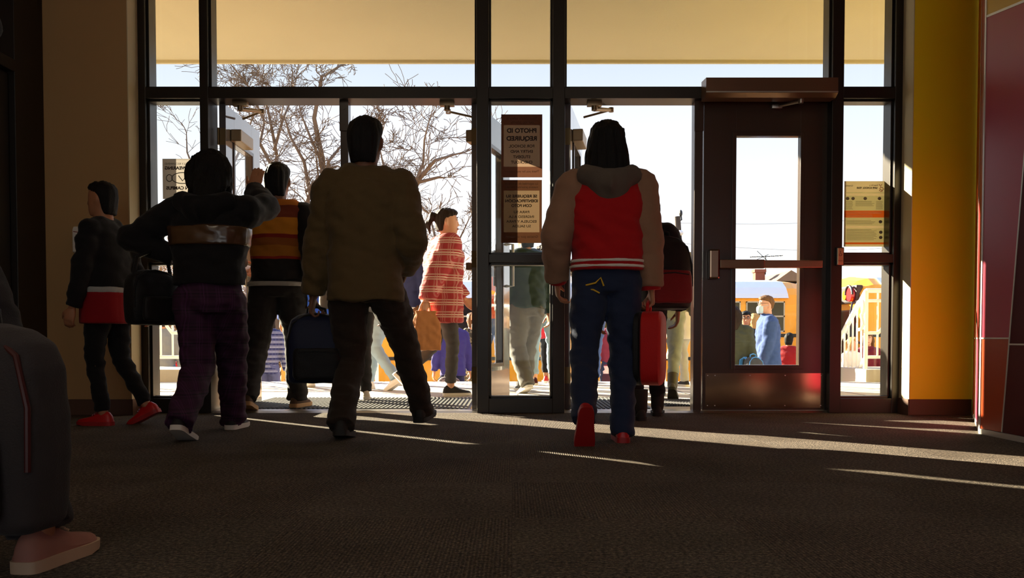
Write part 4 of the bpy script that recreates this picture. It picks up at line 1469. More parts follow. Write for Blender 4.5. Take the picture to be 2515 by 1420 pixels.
        if style == 'short':
            cap(1.07, .070, -.055)
        elif style == 'crop':
            cap(1.03, .074, .004)
        elif style == 'curly':
            cap(1.12, .070, -.03)
            rg = random.Random(seed)
            for _ in range(60):
                t, u = rg.uniform(0, 2 * pi), rg.uniform(-.1, 1)
                q = Vector((.078 * cos(t) * sqrt(max(0, 1 - u * u)), -.012 + .095 * sin(t) * sqrt(max(0, 1 - u * u)), .03 + .095 * u))
                if q.y > .05 and q.z < .06: continue
                m.ball(tuple(hp(*q)), .022 * hs, 8)
            am = .008
        elif style in ('long', 'shoulder'):
            cap(1.14, .068, -.04)
            ln = .40 if style == 'long' else .20
            back = -(.105)
            rr = []
            for i in range(9):
                f = i / 8
                z = .07 - f * (ln + .07)
                wd = (.084 + .030 * sin(pi * min(1, f * 1.2))) * (1 if style == 'long' else 1.12) * (1 - .30 * max(0, f - .6) / .4)
                yb = -.104 - .035 * min(1, f * 1.5)
                tk = .055 - .012 * f
                rr.append([hp(wd * cos(t) * .98, yb + tk + tk * sin(t) - .012, z) for t in (2 * pi * k / 18 for k in range(18))])
            m.rings(rr)
            for sgn in (-1, 1):
                rtube(m, [hp(sgn * .066, .012, .05), hp(sgn * .082, .0, -.04), hp(sgn * .088, -.03, -.13), hp(sgn * .084, -.05, -.19 if style == 'shoulder' else -.26)], [.026 * hs, .03 * hs, .03 * hs, .016 * hs], 10)
            am = .009
        elif style == 'bun':
            cap(1.08, .072, -.03)
            m.ball(tuple(hp(0, -.125, .045)), (.042 * hs, .038 * hs, .042 * hs), 12)
            rtube(m, [hp(0, -.13, .04), hp(.005, -.165, -.02), hp(.0, -.15, -.10)], [.026 * hs, .026 * hs, .010 * hs], 10)
        me = remesh(m, 'hair', .0075 if vox < .011 else .010, 2, (am * 1.1, 42, 2.5), seed, shear=0.0)
        link(me, 'hair', HAIR[hcol], root)

    # ------------------------------------------------ trousers
    lg = dict(mat=None, wide=1.0, hem=.035, flare=1.0, bagk=1.0)
    lg.update(legs or {})
    m = MB()
    w = lg['wide']
    m.rings([ering(P - sp * .075 * H, .080 * H * girth, .066 * H, e=2.2), ering(P - sp * .03 * H, .094 * H * girth, .074 * H, e=2.3), ering(P + sp * .02 * H, .090 * H * girth, .070 * H), ering(P + sp * .075 * H, .082 * H * girth, .062 * H)])
    for k in 'lr':
        rk, ra = .037 * H * w, .031 * H * w * lg['flare']
        d2 = (ank[k] - knee[k]).normalized()
        cut = 0.0 if lg['hem'] is None else lg['hem'] * H
        end = ank[k] - d2 * cut + d2 * .03 * H
        midp = knee[k].lerp(end, .45)
        rtube(m, [hip[k] + Vector((0, 0, -.01 * H)), hip[k].lerp(knee[k], .5), knee[k]], [.056 * H * (1 + .35 * (w - 1)) * girth ** .5, .050 * H * (1 + .6 * (w - 1)), rk], 16)
        rtube(m, [knee[k], midp, end], [rk, (rk * 1.04 + ra) / 2.02, ra], 16, True, False)
    me = remesh(m, 'trousers', vox, 2, (.011 * wrinkle, 8, 18), seed + 5)
    link(me, lg.get('name', 'trousers'), lg['mat'], root)

    # ------------------------------------------------ top
    tp = dict(mat=None, hem=.47, bag=0.0, sleeve=1.0, smat=None, hood=None, collar=.012, cuff=None, name='jacket', sw=1.0, flare=1.0, hemband=None)
    tp.update(top or {})
    bag = tp['bag']
    hemz = tp['hem'] * H
    def torso(m, zlo, zhi, ex=0.0, closed_top=True):
        """rings between world heights (person axes), following the leaning spine"""
        rr = []
        keys = ((-.20, .098 * tp['flare'], .078), (-.10, .097 * (1 + (tp['flare'] - 1) * .7), .079), (-.03, .098, .078), (.03, .094, .074), (.10, .096, .073), (.18, .106, .076), (.235, .110, .074), (.268, .098, .064), (.288, .072, .052), (.306, .048, .045))
        def samp(u):
            for (a0, x0, y0), (a1, x1, y1) in zip(keys, keys[1:]):
                if u <= a1:
                    f = max(0, (u - a0) / (a1 - a0)); return x0 + (x1 - x0) * f, y0 + (y1 - y0) * f
            return keys[-1][1], keys[-1][2]
        u0, u1 = (zlo - P.z) / (sp.z * H), (zhi - P.z) / (sp.z * H)
        n_ = max(3, int((u1 - u0) / .03))
        R3 = Matrix.Rotation(twist * .8, 3, 'Z')
        for i in range(n_ + 1):
            u = u0 + (u1 - u0) * i / n_
            x, y = samp(u)
            bg = bag * (1 - max(0, (u - .22) / .09)) if u > .22 else bag
            rr.append(ering(P + (sp * u * H if u > 0 else Vector((0, 0, u * H))), (x * H * girth + max(0, bg) + ex), (y * H + max(0, bg) * .8 + ex), R3, n=26, e=2.35))
        m.rings(rr)
    m = MB()
    torso(m, hemz, N.z + .012 * H)
    if tp['collar']:
        c0 = N + Vector((0, .004 * H, .004 * H))
        m.rings([ering(c0 - sp * .02 * H, .058 * H, .05 * H), ering(c0 + sp * tp['collar'] * H * 1.6, .046 * H, .043 * H)])
    for k in 'lr':
        sm_ = N.lerp(shd[k], .5) + Vector((0, 0, -.004 * H))
        rtube(m, [N - sp * .024 * H, sm_, shd[k] + (elb[k] - shd[k]) * .06], [.054 * H + bag * .3, .050 * H + bag * .35, .041 * H + bag * .45], 16)
    def sleeve(m, k):
        s0 = .043 * H * tp['sw'] + bag * .45
        s1 = .037 * H * tp['sw'] + bag * .35
        s2 = .029 * H * tp['sw'] + bag * .2
        q = tp['sleeve']
        rtube(m, [shd[k], shd[k].lerp(elb[k], .5), elb[k]] if q > .5 else [shd[k], shd[k].lerp(elb[k], .75)], [s0, (s0 + s1) / 2, s1] if q > .5 else [s0, s1 * 1.08], 16, True, q > .5)
        if q > .5:
            rtube(m, [elb[k], elb[k].lerp(wri[k], .55), elb[k].lerp(wri[k], .97 * q)], [s1, (s1 + s2) / 1.95, s2], 16, True, False)
    if not tp['smat']:
        for k in 'lr': sleeve(m, k)
    link(remesh(m, 'top', vox, 2, (.013 * wrinkle, 7.5, 14), seed), tp['name'], tp['mat'], root)
    if tp['smat']:
        for k in 'lr':
            m = MB(); sleeve(m, k)
            link(remesh(m, 'sleeve', vox, 1, (.008 * wrinkle, 8, 16), seed + 2), 'sleeve', tp['smat'], root)
    if tp['cuff']:
        for k in 'lr':
            d_ = (wri[k] - elb[k]).normalized()
            MB().tube([wri[k] - d_ * .035 * S, wri[k] + d_ * .008 * S], [.030 * H * tp['sw'], .025 * H * tp['sw']], 18).build('cuff', tp['cuff'], root, True)
    if tp['hemband']:
        for z0, z1, mm, ex in tp['hemband']:
            m = MB(); torso(m, z0, z1, ex)
            link(remesh(m, 'hem', min(vox, .009), 0, (.0035, 9, 7), seed), 'hem_band', mm, root)
    if tp['hood']:
        m = MB()
        hb = N + Vector((0, -.055 * H - bag * .6, -.005 * H))
        rtube(m, [N + Vector((-.062 * H, .01 * H, .0)), N + Vector((-.075 * H, -.05 * H, -.005 * H)), hb + Vector((0, -.022 * H, -.03 * H)), N + Vector((.075 * H, -.05 * H, -.005 * H)), N + Vector((.062 * H, .01 * H, .0))], [.026 * H, .034 * H, .040 * H, .034 * H, .026 * H], 14)
        m.rings([ering(hb + Vector((0, .01, .012 * H)), .075 * H, .05 * H), ering(hb + Vector((0, 0, -.03 * H)), .070 * H, .046 * H), ering(hb + Vector((0, .004, -.075 * H)), .050 * H, .032 * H), ering(hb + Vector((0, .01, -.105 * H)), .02 * H, .015 * H)])
        link(remesh(m, 'hood', min(vox, .010), 3, (.006, 9, 9), seed + 8), 'hood', tp['hood'], root)
    # ------------------------------------------------ shoes
    sm = dict(mat=None, sole=None, boot=0.0)
    sm.update(shoes or {})
    for k in feet:
        shoe(root, FM[k], L, sm['mat'], sm['sole'], sm['boot'], 'boot' if sm['boot'] else 'shoe')
    root['label'] = label
    J = dict(root=root, P=P, N=N, sp=sp, H=H, S=S, shd=shd, elb=elb, wri=wri, hip=hip, hp=hp, hs=hs, yaw=yaw, base=Vector(base), torso=torso)
    if extra: extra(J)
    return J


def to_world(J, v):
    return J['base'] + Matrix.Rotation(J['yaw'], 3, 'Z') @ Vector(v)


eye_w = mat('eye_white', (225, 220, 212), rough=.3)
eye_d = mat('dark_iris', (40, 26, 18), rough=.2)
lip_m = mat('lip', (160, 86, 78), rough=.5)
web = fabric('black_webbing', (20, 20, 22))


def backpack(label, loc, rz, w, h, d, body, trim_, pocket=None, zipm=None, name='backpack', cat='backpack', tilt=0.0, straps=True, emblem=None, group=None, handle=True):
    """Origin at the bottom centre; the padded back is at +y, the front pocket at -y."""
    t = thing(name, label, cat, tuple(loc), rz, group)
    t.rotation_euler = (tilt, 0, rz)
    def rr(z, sx, sy, cy=0):
        return ering(Vector((0, cy, z)), w / 2 * sx, d / 2 * sy, None, 28, 3.6)
    m = MB().rings([rr(0, .86, .8), rr(.015, .95, .94), rr(h * .25, 1, 1.02), rr(h * .55, 1, 1), rr(h * .78, .95, .9, .004), rr(h * .9, .84, .76, .008), rr(h * .97, .62, .5, .014), rr(h, .3, .25, .018)])
    link(remesh(m, 'b', .008, 2, (.004, 9, 9), len(label)), 'bag_body', body, t)
    m = MB().rings([[Vector((x * .78, -d * .5 + y * .35 - .012, z)) for x, y, _ in [tuple(p) for p in ering(Vector((0, 0, 0)), w / 2 * s, d / 2, None, 24, 3.2)]] for z, s in ((h * .06, .9), (h * .1, 1), (h * .42, 1), (h * .5, .92))])
    link(remesh(m, 'p', .008, 2, (.003, 9, 9), 3), 'front_pocket', pocket or body, t)
    m = MB()
    zp = [(-w * .47, -d * .33, h * .30), (-w * .475, -d * .33, h * .6), (-w * .40, -d * .30, h * .84), (-w * .2, -d * .2, h * .955), (0, -d * .16, h * .985), (w * .2, -d * .2, h * .955), (w * .40, -d * .30, h * .84), (w * .475, -d * .33, h * .6), (w * .47, -d * .33, h * .30)]
    m.tube(zp, .006, 8); m.tube([(-w * .3, -d * .72, h * .44), (0, -d * .76, h * .46), (w * .3, -d * .72, h * .44)], .004, 6)
    m.build('zipper', zipm or trim_, t, True)
    if straps:
        for sgn in (-1, 1):
            m = MB()
            pts = [(sgn * w * .18, d * .42, h * .88), (sgn * w * .22, d * .62, h * .98), (sgn * w * .27, d * 1.0, h * .9), (sgn * w * .30, d * 1.05, h * .6), (sgn * w * .36, d * .75, h * .25), (sgn * w * .42, d * .45, h * .08)]
            m.rings([[Vector(p) + Vector((a, 0, b)) for a, b in ((-.024, -.004), (.024, -.004), (.024, .004), (-.024, .004))] if i in (0, 1) else [Vector(p) + Vector((a, b, 0)) for a, b in ((-.024, -.004), (.024, -.004), (.024, .004), (-.024, .004))] for i, p in enumerate(pts)])
            m.build('shoulder_strap', trim_, t)
    if handle:
        MB().tube([(-.05, d * .1, h * .96), (-.045, d * .1, h * 1.06), (0, d * .1, h * 1.09), (.045, d * .1, h * 1.06), (.05, d * .1, h * .96)], .008, 8).build('handle', trim_, t, True)
    if emblem:
        MB().cyl((emblem[0], -d * .5 - .004 if emblem[1] > h * .5 else -d * .5 - .058, emblem[1]), (0, 1, 0), emblem[2], .008, 22).build('round_emblem', trim_, t, True)
    return t
# ---------------------------------------------------------------- who is there
blk = fabric('black_cotton', (22, 21, 23))
blk2 = fabric('black_nylon', (17, 17, 19), rough=.5)
plum_plaid = plaid('plum_plaid_flannel', (58, 22, 54), (30, 14, 34), (84, 36, 84), 12)
olive = fabric('olive_brown_twill', (94, 76, 46))
brown_tr = fabric('dark_brown_twill', (48, 38, 30))
dkgrey_tr = fabric('faded_black_denim', (44, 42, 42))
red_wool = fabric('red_wool', (178, 18, 22))
cream_l = fabric('cream_sleeve_leather', (196, 172, 150), rough=.5)
tan_sl = fabric('tan_sleeve', (150, 112, 88))
hood_g = fabric('grey_brown_fleece', (96, 84, 74))
denim = fabric('dark_blue_denim', (34, 44, 70))
denim_l = fabric('light_blue_denim', (146, 170, 190))
denim_m = fabric('mid_blue_denim', (84, 110, 148))
grey_f = fabric('grey_fleece', (120, 118, 118))
grey_l = fabric('pale_grey_cotton', (176, 176, 172))
white_f = fabric('white_cotton', (232, 228, 220))
navy = fabric('navy_cotton', (34, 38, 72))
bluef = fabric('bright_blue_cotton', (34, 74, 168))
pink_f = fabric('pale_pink_fleece', (222, 178, 172))
greenp = fabric('dark_green_quilted_nylon', (32, 54, 44), rough=.5)
orange_f = fabric('orange_cotton', (214, 88, 34))
maroon_f = fabric('maroon_cotton', (112, 30, 44))
slate_blue = fabric('slate_blue_cotton', (58, 80, 132))
olive_d = fabric('dark_olive_cotton', (62, 66, 54))
camo = node_mat('camouflage_cloth', lambda n, l, b, co: (lambda nz, cr: (l.new(co, nz.inputs['Vector']), l.new(nz.outputs['Fac'], cr.inputs['Fac']), l.new(cr.outputs['Color'], b.inputs['Base Color'])))((lambda q: (setattr(q.inputs['Scale'], 'default_value', 14), q)[1])(n.new('ShaderNodeTexNoise')), ramp(n, [(0, (60, 56, 40)), (.46, (120, 108, 78)), (.55, (40, 40, 32)), (.62, (170, 158, 126))])), .85)
sole_w = mat('white_rubber_sole', (226, 222, 214), rough=.6)
sole_t = mat('tan_gum_sole', (176, 138, 92), rough=.6)
sole_k = mat('black_rubber_sole', (26, 25, 24), rough=.7)
sh_red = mat('red_shoe_leather', (190, 22, 26), rough=.4)
sole_r = mat('red_shoe_sole', (160, 20, 20), rough=.5)
sh_blk = mat('black_shoe_canvas', (26, 25, 26), rough=.7)
sh_brn = mat('brown_shoe_suede', (84, 62, 46), rough=.8)
sh_wht = mat('white_shoe_leather', (230, 226, 220), rough=.45)
sh_pnk = mat('dusty_pink_shoe_canvas', (158, 108, 94), rough=.8, var=.25, scale=14)
sh_gry = mat('grey_boot_leather', (70, 66, 60), rough=.5)


def wp(px, Y, z=0.0):
    return Vector((at(px, 800, Y).x, Y, z))


def loc_of(base, yaw, px, py, Y):
    """Person-axis position of the point seen at a photograph pixel, at depth Y."""
    return tuple(Matrix.Rotation(-yaw, 3, 'Z') @ (at(px, py, Y) - Vector(base)))


# foreground figure at the left edge, with the low-slung bag
b = Vector((-1.41, 2.0, 0))
person('person at the left edge in dark trousers and dusty pink shoes', b, 1.6, 0, 'tan', ('short', 'black'), dict(mat=blk, hem=.46, bag=.0), dict(mat=fabric('charcoal_wool', (40, 38, 42)), wide=1.35, hem=.03),
       {'l': (-.10, -.35, .0, 30, 4), 'r': (.37, -.08, 0, 0, -6)}, {'r': (.19, -.10, .70)}, shoes=dict(mat=sh_pnk, sole=mat('cream_shoe_sole', (196, 168, 140), rough=.6)), vox=.010, seed=11, palms={'r': (-1, 0, 0)}, curl=(.5, 1.0))
backpack('dark grey bag with a round emblem hanging low at the left edge', (-1.09, 1.77, .125), radians(-16), .40, .41, .17, fabric('slate_grey_canvas', (50, 45, 45)), blk2, zipm=mat('dark_red_zip', (62, 16, 16), rough=.5), name='shoulder_bag', cat='bag', straps=False, emblem=(.07, .09, .026))

# person by the left wall
b = wp(266, 5.12); yw = radians(82)
red_tie = fabric('red_fleece', (150, 16, 26))
person('person in black with a red sweatshirt round the waist and red shoes by the wall', b, 1.40, yw, 'tan', ('short', 'black'), dict(mat=blk, hem=.50, name='shirt', bag=.01, hemband=[(.59, .77, red_tie, .018), (.765, .80, grey_l, .016)]), dict(mat=blk, wide=1.0, hem=.04),
       {'l': (-.06, .0, .0, 0, 0), 'r': (.06, -.24, 0, 26, 0)}, {'l': (-.20, .10, .64), 'r': (.20, -.14, .66)}, shoes=dict(mat=sh_red, sole=sole_r), vox=.011, seed=2)

# woman with the shoulder-length hair
b = wp(516, 4.52)
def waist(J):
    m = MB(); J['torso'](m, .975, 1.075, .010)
    link(remesh(m, 'w', .009, 1, (.006, 6, 20), 4), 'glint_band', mat('bronze_glint', (78, 54, 34), rough=.25, var=.3, scale=5, spec=.8), J['root'])  # added band standing in for bronze glints across the hoodie back
J2 = person('person with shoulder-length dark hair, black hoodie and plum plaid trousers, one arm raised', b, 1.56, 0, 'tan', ('shoulder', 'black'), dict(mat=blk, hem=.50, bag=.02, sw=1.12, name='hoodie', hood=blk), dict(mat=plum_plaid, wide=1.42, hem=.0, bagk=1.3),
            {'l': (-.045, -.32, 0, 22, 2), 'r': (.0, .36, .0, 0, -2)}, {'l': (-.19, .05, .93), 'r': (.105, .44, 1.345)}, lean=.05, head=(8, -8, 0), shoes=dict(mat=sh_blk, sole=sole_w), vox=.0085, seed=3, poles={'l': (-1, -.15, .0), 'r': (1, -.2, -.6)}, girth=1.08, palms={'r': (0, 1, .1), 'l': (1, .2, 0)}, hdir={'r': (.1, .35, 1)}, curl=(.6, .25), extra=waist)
b2 = b + Vector((-.285, -.02, .575))
hb = backpack('black handbag at the left hip of the person in plum plaid trousers', b2, radians(60), .30, .28, .13, blk2, blk2, name='handbag', cat='bag', straps=False, handle=False)
MB().tube([(-.11, 0, .25), (-.09, 0, .34), (0, 0, .38), (.09, 0, .34), (.11, 0, .25)], .010, 8).build('bag_strap', blk2, hb, True)

# black jacket with orange and gold stripes
b = wp(682, 6.12, .010)
st_m = zstripes('striped_jacket_back', [(.80, (16, 15, 16)), (1.055, (150, 34, 18)), (1.075, (176, 112, 22)), (1.15, (150, 84, 20)), (1.20, (140, 30, 20)), (1.222, (204, 134, 22)), (1.335, (120, 46, 22)), (1.425, (190, 110, 24)), (1.505, (22, 20, 22))], .8, 1.6, wob=.03)
J3 = person('person in a black jacket striped orange and gold across the back', b, 1.72, 0, 'brown', ('short', 'black'), dict(mat=st_m, smat=blk, hem=.52, bag=.015, sw=1.1), dict(mat=dkgrey_tr, wide=1.35, hem=.01),
            {'l': (-.145, -.24, .0, 14, 8), 'r': (.085, .19, 0, 0, -10)}, {'l': (-.30, .16, 1.02), 'r': (.235, .03, .83)}, lean=.03, head=(0, 0, 0), shoes=dict(mat=sh_brn, sole=sole_t), vox=.0095, seed=4)
m = MB(); J3['torso'](m, .855, .885, .020)
link(remesh(m, 'h', .009, 0), 'pale_shirt_hem', grey_l, J3['root'])

# olive overshirt
b = wp(898, 4.56)
J4 = person('person in an oversized olive brown overshirt and brown trousers', b, 1.76, 0, 'brown', ('short', 'black'), dict(mat=olive, hem=.395, bag=.036, sw=1.12, flare=1.06, name='overshirt'), dict(mat=brown_tr, wide=1.22, hem=.0),
            {'l': (-.085, -.22, 0, 8, 4), 'r': (.24, .48, .045, -6, -8)}, {'l': (-.285, .06, .72), 'r': (.19, .16, .88)}, lean=.02, head=(-6, 0, 0), shoes=dict(mat=sh_blk, sole=sole_k), vox=.009, seed=6, poles={'r': (.35, -1, 0)}, palms={'l': (1, 0, 0)}, curl=(1.0, .5), girth=.94)
h4 = to_world(J4, J4['wri']['l'])
backpack('dark blue backpack hanging from the hand of the olive overshirt', (h4.x + .01, h4.y + .02, h4.z - .075 - .385), radians(12), .31, .37, .17, fabric('dark_navy_nylon', (22, 30, 58), rough=.5), blk2, pocket=blk2)

# varsity jacket
b = wp(1491, 4.40)
vz = lambda y: Zp(y, 4.4)
red_h, wht_h = fabric('red_rib_knit', (170, 16, 22)), fabric('white_rib_knit', (228, 220, 210))
def patch(J):
    m = MB()
    for sgn in (-1,):
        m.tube([(sgn * .115, -.098, .765), (sgn * .07, -.118, .775), (sgn * .045, -.122, .80), (sgn * .03, -.122, .76)], .0045, 6)
        m.tube([(sgn * .118, -.094, .745), (sgn * .08, -.114, .742), (sgn * .05, -.121, .725)], .004, 6)
    m.build('yellow_stitching', mat('yellow_thread', (226, 180, 40), rough=.7), J['root'])
J7 = person('person with long black hair in a red varsity jacket, dark jeans and red shoes', b, 1.59, 0, 'tan', ('long', 'black'), dict(mat=red_wool, smat=tan_sl, hem=.535, bag=.028, sw=1.2, hood=hood_g, name='varsity_jacket', cuff=red_h,
            hemband=[(.842, .905, red_h, .004), (.853, .868, wht_h, .0095), (.880, .895, wht_h, .0095)]), dict(mat=denim, wide=1.2, hem=.0),
            {'l': (-.135, -.46, .015, 66, 2), 'r': (.062, -.13, 0, 0, -3)}, {'l': (-.245, .10, .80), 'r': (.235, .0, .625)}, lean=.07, head=(0, 0, 0), shoes=dict(mat=sh_red, sole=sole_r), vox=.009, seed=7, palms={'r': (-1, 0, 0)}, curl=(.5, 1.0), extra=patch)
h7 = to_world(J7, J7['wri']['r'])
c = thing('case_bag', 'flat red and black case carried by the person in the varsity jacket', 'bag', (h7.x - .01, h7.y + .01, h7.z - .10 - .385), radians(74))
redc = fabric('red_case_fabric', (196, 22, 20), rough=.6)
for nm, y0, y1, mm in (('red_side', -.075, .025, redc), ('black_side', .022, .06, blk2)):
    m = MB().rings([[Vector((x, y, z)) for x, z in [(p.x, p.y + .185) for p in ering(Vector((0, 0, 0)), .15 * s, .185 * s, None, 30, 4.5)]] for y, s in ((y0, .9), (y0 + .012, 1), (y1 - .006, 1), (y1, .95))])
    m.build(nm, mm, c, True)
m = MB().tube([(.05, 0, .36), (.045, 0, .405), (0, 0, .42), (-.045, 0, .405), (-.05, 0, .36)], .009, 8).build('handle', redc, c, True)

# black jacket ahead of the varsity jacket
b = wp(1572, 5.42)
J8 = person('person in a black jacket and black boots just inside the right doorway', b, 1.50, 0, 'tan', ('shoulder', 'black'), dict(mat=blk, hem=.50, bag=.03, sw=1.15), dict(mat=fabric('black_denim', (26, 26, 30)), wide=1.1, hem=.08),
            {'l': (-.0, -.02, 0, 0, 4), 'r': (.16, .30, .0, 0, -10)}, {'r': (.24, .03, .68)}, shoes=dict(mat=sh_blk, sole=sole_k, boot=.19), vox=.011, seed=8)
backpack('black and red backpack slung on the person in the black jacket and boots', (b.x + .125, b.y - .17, .68), radians(18), .33, .44, .17, blk2, blk2, pocket=fabric('dark_red_nylon', (110, 18, 24), rough=.5), tilt=radians(-4))

# plaid coat outside
b = wp(1086, 7.72); yw = radians(-72)
rplaid = plaid('red_white_plaid_flannel', (166, 48, 52), (226, 204, 184), (206, 150, 140), 9.5)
J5 = person('person in a long red and white plaid coat walking right on the pavement', b, 1.63, yw, 'light', ('bun', 'dark'), dict(mat=rplaid, hem=.395, bag=.06, sw=1.3, flare=1.22, name='plaid_coat'), dict(mat=fabric('grey_leggings', (74, 72, 74)), wide=1.0, hem=.05),
            {'r': (.06, .06, 0, 0, 0), 'l': (-.06, -.42, .05, 46, 0)}, {'r': (.24, -.24, .72), 'l': (-.17, .25, .86)}, lean=.05, head=(-10, 0, 0), shoes=dict(mat=sh_blk, sole=sole_w), vox=.0105, face=True, seed=9, poles={'r': (.4, -1, .2)})
h5 = to_world(J5, J5['wri']['r'])
pb = thing('paper_bag', 'crumpled brown paper bag below the sleeve of the red plaid coat', 'bag', (h5.x - .0, h5.y - .02, h5.z - .42), radians(25))
paperb = mat('brown_kraft_paper', (176, 118, 72), rough=.9, var=.15, bump=.4, bscale=14)
m = MB().rings([[Vector((x * sx, y * sy, z)) for x, y in ((-.11, -.06), (.11, -.06), (.125, 0), (.11, .06), (-.11, .06), (-.125, 0))] for z, sx, sy in ((0, 1, 1), (.14, 1.03, 1.1), (.25, .96, .8), (.30, .7, .45), (.335, .8, .25))])
link(remesh(m, 'b', .008, 1, (.008, 14, 14), 2), 'bag_body', paperb, pb)
MB().tube([(-.04, 0, .32), (-.03, 0, .40), (.03, 0, .40), (.04, 0, .32)], .004, 6).build('handle', paperb, pb)

# ---------------------------------------------------------------- people on the pavement and on the plaza
V = .0135
def extra_person(label, px, Y, H, yaw_deg, skin, hair, top, legs, z0=None, shoes=None, **kw):
    z = (-.002 if Y < YE - .1 else LO) if z0 is None else z0
    kw.setdefault('vox', V)
    return person(label, wp(px, Y, z), H, radians(yaw_deg), skin, hair, top, legs, shoes=shoes or dict(mat=sh_blk, sole=sole_w), **kw)


walk = {'l': (-.07, -.26, .0, 30, 0), 'r': (.07, .22, 0, 0, 0)}
walk2 = {'r': (.07, -.26, .0, 30, 0), 'l': (-.07, .22, 0, 0, 0)}
extra_person('person in light blue jeans and white sneakers past the olive overshirt', 938, 8.62, 1.6, 62, 'tan', ('short', 'dark'), dict(mat=navy, hem=.47), dict(mat=denim_l, wide=1.1, hem=.02), shoes=dict(mat=sh_wht, sole=sole_w), feet=walk, seed=21)
extra_person('person in off-white sneakers on the mat hidden behind the olive overshirt', 872, 7.05, 1.5, 25, 'tan', ('short', 'dark'), dict(mat=grey_f, hem=.47, bag=.02), dict(mat=dkgrey_tr, wide=1.1, hem=.02), z0=.010, shoes=dict(mat=fabric('off_white_canvas', (214, 204, 184)), sole=sole_w), seed=29)
extra_person('person in a bright blue jacket between the striped jacket and the olive overshirt', 748, 9.2, 1.5, 10, 'tan', ('short', 'black'), dict(mat=bluef, hem=.46, bag=.02), dict(mat=denim_m, wide=1.1, hem=.02), shoes=dict(mat=sh_wht, sole=sole_w), feet=walk2, seed=22)
extra_person('person in a navy striped jersey facing the doors beside the plaid coat', 1006, 9.5, 1.56, 150, 'light', ('curly', 'black'), dict(mat=zstripes('navy_white_striped_jersey', [(.6, (30, 36, 80)), (.76, (220, 220, 224)), (.785, (30, 36, 80)), (.82, (220, 220, 224)), (.84, (30, 36, 80))], .6, 1.3), hem=.46), dict(mat=fabric('brown_cargo', (122, 84, 58)), wide=1.15, hem=.02), face=True, seed=23)
extra_person('person in navy at the foot of the steps right of the plaid coat', 1112, 11.4, 1.5, 20, 'tan', ('short', 'black'), dict(mat=fabric('indigo_cotton', (48, 44, 110)), hem=.45, bag=.02), dict(mat=navy, wide=1.1, hem=.02), seed=24)
extra_person('person in camouflage clothes at the foot of the steps behind the second door leaf', 1160, 12.2, 1.5, 15, 'light', ('short', 'brown'), dict(mat=camo, hem=.46, bag=.02), dict(mat=camo, wide=1.2, hem=.02), seed=25)
backpack('red and grey backpack carried at the foot of the steps', (wp(1102, 11.15).x, 11.15, -.40), radians(15), .32, .42, .17, fabric('grey_pack_nylon', (120, 108, 104)), blk2, pocket=fabric('red_pack_nylon', (170, 30, 40)))
extra_person('person in checked navy clothes below the steps behind the striped jacket legs', 655, 11.4, 1.5, 10, 'tan', ('shoulder', 'dark'), dict(mat=plaid('navy_white_check', (40, 44, 90), (196, 200, 220), (90, 96, 140), 16), hem=.46), dict(mat=fabric('washed_indigo_denim', (88, 92, 130)), wide=1.1, hem=.02), seed=26)
extra_person('person in a grey top and blue jeans beyond the kerb at the far left window', 400, 11.55, 1.5, 0, 'tan', ('short', 'dark'), dict(mat=grey_f, hem=.50), dict(mat=denim_m, wide=1.05, hem=.02), seed=27)
extra_person('person in dark grey behind the rail post at the far left window', 452, 12.2, 1.5, -20, 'tan', ('short', 'black'), dict(mat=dkgrey_tr, hem=.48), dict(mat=denim, wide=1.1, hem=.02), seed=28)
backpack('grey backpack with a red panel beyond the kerb at the far left window', (wp(448, 11.98).x, 11.98, -.02), radians(-20), .30, .42, .16, fabric('mid_grey_nylon', (96, 96, 98)), blk2, pocket=fabric('signal_red_nylon', (200, 26, 30)))
# seen through the narrow centre window
extra_person('person striding in grey cargo trousers and a dark green puffer jacket', 1293, 8.2, 1.58, 25, 'tan', ('short', 'black'), dict(mat=greenp, hem=.50, bag=.03, sw=1.2, name='puffer_jacket'), dict(mat=fabric('grey_cargo_cotton', (112, 110, 104)), wide=1.45, hem=.0), feet={'l': (-.09, -.22, .0, 20, 0), 'r': (.08, .20, 0, 0, 0)}, seed=31, shoes=dict(mat=fabric('grey_shoe_mesh', (96, 98, 92)), sole=sole_w))
extra_person('person in a pale pink hoodie and skinny light jeans seen from behind', 1334, 9.5, 1.5, 0, 'light', ('shoulder', 'dark'), dict(mat=pink_f, hem=.52, bag=.02, name='hoodie'), dict(mat=denim_l, wide=.95, hem=.06), seed=32, shoes=dict(mat=fabric('black_red_sneaker', (70, 22, 24)), sole=sole_w))
extra_person('person in red and black at the step edge between the jeans legs', 1322, 10.0, 1.42, 5, 'tan', ('short', 'black'), dict(mat=fabric('red_sport_jersey', (186, 20, 36)), hem=.36), dict(mat=blk, wide=1.1, hem=.06), seed=33, shoes=dict(mat=sh_red, sole=sole_w))
extra_person('person in an orange top added for the reflection in the second door leaf glass', 1216, 9.3, 1.42, 30, 'tan', ('short', 'dark'), dict(mat=orange_f, hem=.5), dict(mat=slate_blue, wide=1.1, hem=.02), seed=34)  # added figure standing in for orange reflected in the door glass
